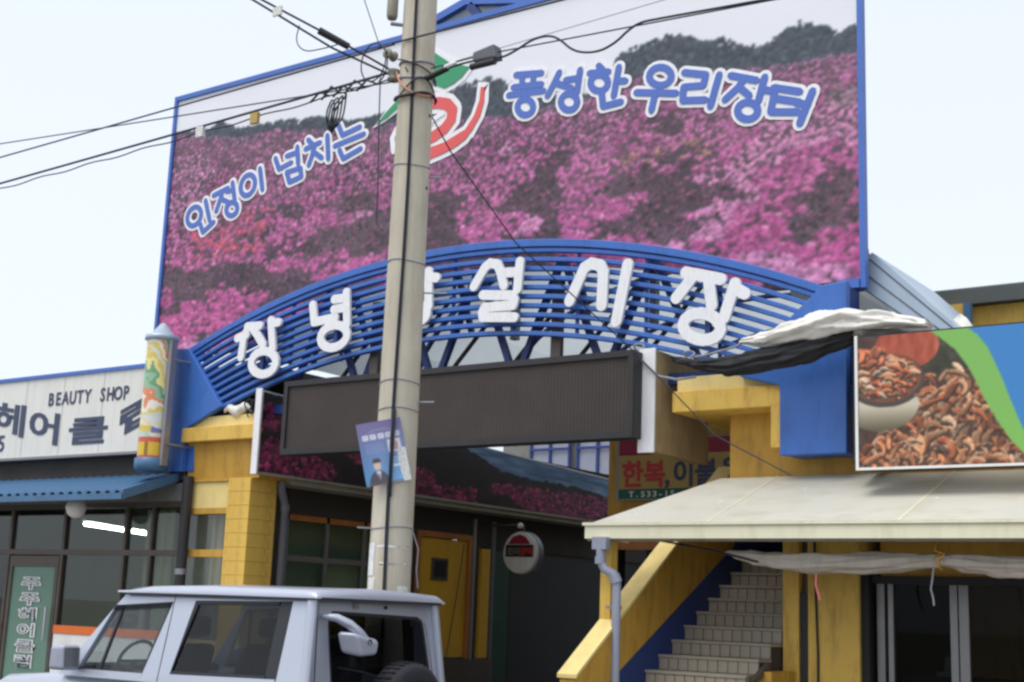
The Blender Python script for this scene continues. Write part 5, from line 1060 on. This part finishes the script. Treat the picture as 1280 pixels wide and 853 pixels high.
# cabin sides
def side_panel(polys, far, m_, name, inn=0.0, th=.05, bev=.012):
    mb = MB()
    for p in polys:
        n_ = len(p); a = []; b_ = []
        for s_, z in p:
            w0 = side_w(z)+inn; w1 = w0+th
            if far: w0, w1 = CW-w0, CW-w1
            a.append(C(s_, w0, z)); b_.append(C(s_, w1, z))
        mb.add(a+b_, [tuple(range(n_)), tuple(range(2*n_-1, n_-1, -1))]+[(i, i+n_, (i+1) % n_+n_, (i+1) % n_) for i in range(n_)])
    return mb.build(name, m_, cr)
pill = [[(0,1.0),(.27,1.0),(.245,1.685),(.06,1.73)], [(.27,1.0),(1.475,1.0),(1.455,1.075),(.28,1.10)], [(.245,1.685),(1.335,1.665),(1.335,1.73),(.06,1.73)],
        [(1.475,1.0),(1.80,1.0),(1.785,1.065),(1.60,1.645),(1.60,1.73),(1.335,1.73),(1.335,1.665),(1.455,1.075)], [(1.60,1.645),(2.31,1.60),(2.20,1.71),(1.60,1.73)],
        [(1.80,1.0),(2.86,1.0),(2.62,1.06),(1.785,1.065)], [(2.62,1.06),(2.86,1.0),(2.20,1.71),(2.31,1.60)]]
for far in (0, 1):
    side_panel(pill, far, 'silver', 'cabin_side')
    g = side_panel([[(.40,1.09),(1.46,1.07),(1.34,1.67),(.385,1.68)]], far, 'carglass', 'rear_side_window', .018, .006)
    side_panel([[(.275,1.10),(.40,1.095),(.385,1.685),(.25,1.685)]], far, 'plastic', 'quarter_trim', .012, .02)
    side_panel([[(.395,1.07),(1.475,1.05),(1.45,1.10),(.395,1.12)], [(.395,1.655),(1.33,1.635),(1.34,1.678),(.39,1.69)], [(1.475,1.05),(1.45,1.10),(1.30,1.637),(1.34,1.678)]], far, 'plastic', 'window_seal', .004, .02)
    side_panel([[(1.79,1.055),(2.61,1.05),(2.30,1.61),(1.60,1.65)]], far, 'cardoorglass', 'door_window', .018, .006)
    side_panel([[(1.60,1.65),(2.31,1.605),(2.33,1.56),(1.62,1.60)]], far, 'darkglass', 'rain_visor', -.006, .012)
    side_panel([[(2.33,1.06),(2.36,1.06),(2.24,1.60),(2.215,1.605)]], far, 'plastic', 'quarter_bar', .01, .02)
    side_panel([[(1.80,1.045),(2.62,1.04),(2.60,1.07),(1.80,1.075)], [(1.79,1.05),(1.81,1.075),(1.63,1.64),(1.60,1.65)]], far, 'plastic', 'door_window_seal', .006, .02)
    side_panel([[(1.585,1.012),(1.592,1.012),(1.592,1.72),(1.585,1.72)]], far, 'black', 'door_gap', -.002, .006)
# tailgate frame with window
def rear_pt(w_, z, ex=0): return C(.0+.085*(z-1.0)-ex, w_, z)
def rear_panel(polys, m_, name, ex, th):
    mb = MB()
    for p in polys:
        n_ = len(p); a = [rear_pt(x, z, ex) for x, z in p]; b_ = [rear_pt(x, z, ex-th) for x, z in p]
        mb.add(a+b_, [tuple(range(n_)), tuple(range(2*n_-1, n_-1, -1))]+[(i, i+n_, (i+1) % n_+n_, (i+1) % n_) for i in range(n_)])
    return mb.build(name, m_, cr)
wl = [(.335,1.07),(.305,1.53),(.315,1.59),(.36,1.625),(1.40,1.60),(1.46,1.57),(1.48,1.52),(1.57,1.07)]
outer = [(.012,1.0),(.10,1.53),(.115,1.59),(.14,1.725),(1.60,1.725),(1.625,1.57),(1.635,1.52),(1.728,1.0)]
rear_panel([[outer[i], outer[i+1], wl[i+1], wl[i]] for i in range(7)]+[[outer[0], wl[0], wl[7], outer[7]]], 'silver', 'tailgate_frame', .004, .05)
rear_panel([wl], 'rearglass', 'rear_window', -.012, .006)
seal = [(.36,1.085),(.33,1.52),(.34,1.575),(.375,1.60),(1.39,1.575),(1.435,1.55),(1.455,1.51),(1.54,1.085)]
rear_panel([[wl[i], wl[i+1], seal[i+1], seal[i]] for i in range(7)]+[[wl[0], seal[0], seal[7], wl[7]]], 'plastic', 'window_seal', -.002, .012)
for a, b_ in ((.05, .135), (CW-.05, CW-.135)): MB().tube([C(.0,a,1.0), C(.05,b_,1.70)], .045, 10).build('corner_pillar', 'silver', cr)
MB().tube([rear_pt(.145,1.0,.007), rear_pt(.20,1.72,.007)], .004, 5).build('tailgate_gap', 'black', cr)
MB().tube([rear_pt(1.60,1.05,.006), rear_pt(1.50,1.52,.006), rear_pt(1.48,1.56,.006)], .007, 6).build('chrome_line', 'chrome', cr)
for x, z in ((.62, 1.665),): MB().box(*sorted((rear_pt(x,z,.02)[0], rear_pt(x,z,0)[0])), rear_pt(x,z)[1]-.03, rear_pt(x,z)[1]+.03, z-.02, z+.03).build('hinge', 'soffit', cr)
MB().lathe([(0,-.012),(.014,-.01),(.014,.01)], rear_pt(.98,1.665,.012), 10, 'x').build('washer_nozzle', 'black', cr)
# roof
sts = [(-.035,.30,-.075),(-.03,.10,-.035),(.0,.02,-.008),(.10,0,0),(1.2,0,.006),(1.9,0,-.012),(2.15,.02,-.035),(2.26,.08,-.075),(2.28,.25,-.09)]
pr = [(.085,1.715),(.085,1.735),(.105,1.765),(.17,1.785),(.5,1.802),(CW/2,1.808)]; pr = pr+[(CW-a, z) for a, z in reversed(pr[:-1])]
vs = []; fs = []; n_ = len(pr)
for s_, sq, dz in sts: vs += [C(s_, CW/2+(a-CW/2)*(1-sq*.25 if 0 else 1), max(1.712, z+dz*(1 if z > 1.74 else .1))) for a, z in pr]
for i in range(len(sts)-1):
    for j in range(n_-1): fs.append((i*n_+j, i*n_+j+1, (i+1)*n_+j+1, (i+1)*n_+j))
fs.append(tuple(range(n_))); fs.append(tuple(range(len(vs)-1, len(vs)-n_-1, -1)))
MB().add(vs, fs, True).build('roof', 'silver', cr)
MB().bar(C(-.03,.14,1.712), C(-.03,CW-.14,1.712), .02, .02).build('roof_gutter', 'charcoal', cr)
MB().bar(C(0,.09,1.708), C(2.2,.09,1.700), .012, .014).bar(C(0,CW-.09,1.708), C(2.2,CW-.09,1.700), .012, .014).build('roof_gutter', 'plastic', cr)
# windscreen, bonnet furniture
MB().add([C(2.20,.15,1.71), C(2.20,CW-.15,1.71), C(2.84,CW-.03,1.03), C(2.84,.03,1.03)], [(0,1,2,3)]).build('windscreen', 'cardoorglass', cr)
# spare wheel
sp = MB().lathe([(.17,-.10),(.22,-.115),(.33,-.12),(.375,-.09),(.385,0),(.375,.09),(.33,.12),(.22,.115),(.17,.10)], (-7.10,8.62,.86), 40, 'x').build('spare_wheel', 'rubber', cr)
MB().lathe([(0,.06),(.10,.07),(.17,.10),(.18,0),(.0,-.05)], (-7.10,8.62,.86), 24, 'x').build('rim', 'silverdull', sp)
for k in range(40):
    a = 2*PI*k/40
    if k == 0: t0_ = MB().box(-7.17,-7.03,8.62-.010,8.62+.010,.86+.380,.86+.392).build('tread_block', 'rubber', sp)
    else:
        o = bpy.data.objects.new('tread_block', t0_.data); COL.objects.link(o); o.parent = sp
        off = world_loc(sp); c_ = Vector((-7.10,8.62,.86))-off; m4 = Matrix.Translation(c_) @ Matrix.Rotation(a, 4, 'X') @ Matrix.Translation(-c_); o.matrix_local = m4
# tailgate view mirror on an arm
vm = MB(); vm.tube([(-7.30,7.83,1.585),(-7.20,7.87,1.575),(-7.14,7.95,1.53),(-7.11,8.04,1.46),(-7.10,8.10,1.41)], [.026,.032,.037,.042,.036], 10).build('mirror_arm', 'silver', cr)
mb = MB(); mb.hexa([(-7.20,7.93,1.31),(-7.04,7.99,1.285),(-7.04,8.19,1.30),(-7.20,8.18,1.32),(-7.22,7.88,1.48),(-7.05,7.93,1.47),(-7.05,8.22,1.41),(-7.22,8.2,1.45)])
o = mb.build('view_mirror', 'silver', cr, bevel=.035, segs=4)
MB().lathe([(0,-.006),(.022,-.004),(.022,.006)], (-7.045,8.09,1.40), 12, 'x').build('mirror_cap', 'plastic', cr)
MB().tube([rear_pt(1.0,1.10,.02), rear_pt(.70,1.16,.02), rear_pt(.40,1.20,.02)], .007, 6).build('wiper', 'plastic', cr)
# door mirrors
for far in (0, 1):
    y = 7.46 if not far else 7.60+CW+.14
    dm = MB().hexa([(-9.99,y-.09,1.05),(-9.80,y-.08,1.05),(-9.80,y+.10,1.05),(-9.99,y+.09,1.05),(-9.98,y-.09,1.25),(-9.81,y-.09,1.26),(-9.81,y+.10,1.26),(-9.98,y+.09,1.25)]).build('door_mirror', 'silverdull', cr, bevel=.03, segs=3)
    MB().add([(-9.796,y-.07,1.075),(-9.796,y+.085,1.075),(-9.806,y+.085,1.235),(-9.806,y-.07,1.235)], [(0,1,2,3)]).build('mirror_glass', 'chrome', dm)
    MB().tube([(-9.88,y+(.08 if not far else -.08),1.10),(-9.92,7.62 if not far else 7.58+CW,1.06)], .018, 8).build('mirror_stalk', 'plastic', dm)
# cabin inside
for y in (8.05, 8.90):
    se = MB().hexa([(-9.25,y-.24,.85),(-9.05,y-.24,.82),(-9.05,y+.24,.82),(-9.25,y+.24,.85),(-9.02,y-.22,1.32),(-8.90,y-.22,1.30),(-8.90,y+.22,1.30),(-9.02,y+.22,1.32)]).build('seat', 'seatcloth', cr, bevel=.05)
    MB().hexa([(-8.99,y-.13,1.37),(-8.89,y-.13,1.37),(-8.89,y+.13,1.37),(-8.99,y+.13,1.37),(-8.96,y-.12,1.54),(-8.88,y-.12,1.54),(-8.88,y+.12,1.54),(-8.96,y+.12,1.54)]).build('headrest', 'seatcloth', se, bevel=.04)
MB().hexa([(-8.15,7.85,.85),(-7.98,7.85,.85),(-7.98,9.1,.85),(-8.15,9.1,.85),(-8.05,7.88,1.25),(-7.93,7.88,1.25),(-7.93,9.07,1.25),(-8.05,9.07,1.25)]).build('rear_seat', 'seatcloth', cr, bevel=.05)
MB().box(-10.15, -9.85, 7.75, 9.2, .85, 1.10).build('dashboard', 'plastic', cr, bevel=.04)
MB().tube([(-9.72+.07*math.cos(a)*1.0, 8.08+.19*math.sin(a), 1.13+.17*math.cos(a)) for a in np.linspace(0, 2*PI, 26)], .016, 8).tube([(-9.72,7.90,1.13),(-9.72,8.26,1.13)], .014, 6).tube([(-9.72,8.08,1.13),(-9.9,8.08,1.02)], .02, 6).build('steering_wheel', 'plastic', cr)
# wheels, bumpers, lamps
for s_ in (.72, 3.10):
    for far in (0, 1):
        y = 7.60+.12 if not far else 7.60+CW-.12; x = -7.28-s_
        ty = MB().lathe([(.20,-.11),(.33,-.115),(.365,-.08),(.37,0),(.365,.08),(.33,.115),(.20,.11)], (x,y,.37), 32, 'y').build('tyre', 'rubber', cr)
        MB().lathe([(0,-.06),(.1,-.06),(.2,-.10),(.205,0),(.2,.10),(.1,.06),(0,.06)], (x,y,.37), 24, 'y').build('rim', 'silverdull', ty)
MB().box(-7.24, -7.08, 7.66, 9.28, .42, .58).build('rear_bumper', 'plastic', cr, bevel=.03); MB().box(-11.40, -11.20, 7.64, 9.30, .42, .60).build('front_bumper', 'plastic', cr, bevel=.03)
for y in (7.70, 9.14): MB().box(-7.285, -7.255, y, y+.10, .66, .92).build('tail_lamp', 'signred', cr); MB().box(-11.255, -11.235, y, y+.14, .66, .80).build('headlight', 'clearglass', cr)
MB().box(-11.262, -11.245, 8.0, 8.95, .66, .80).build('grille', 'black', cr)
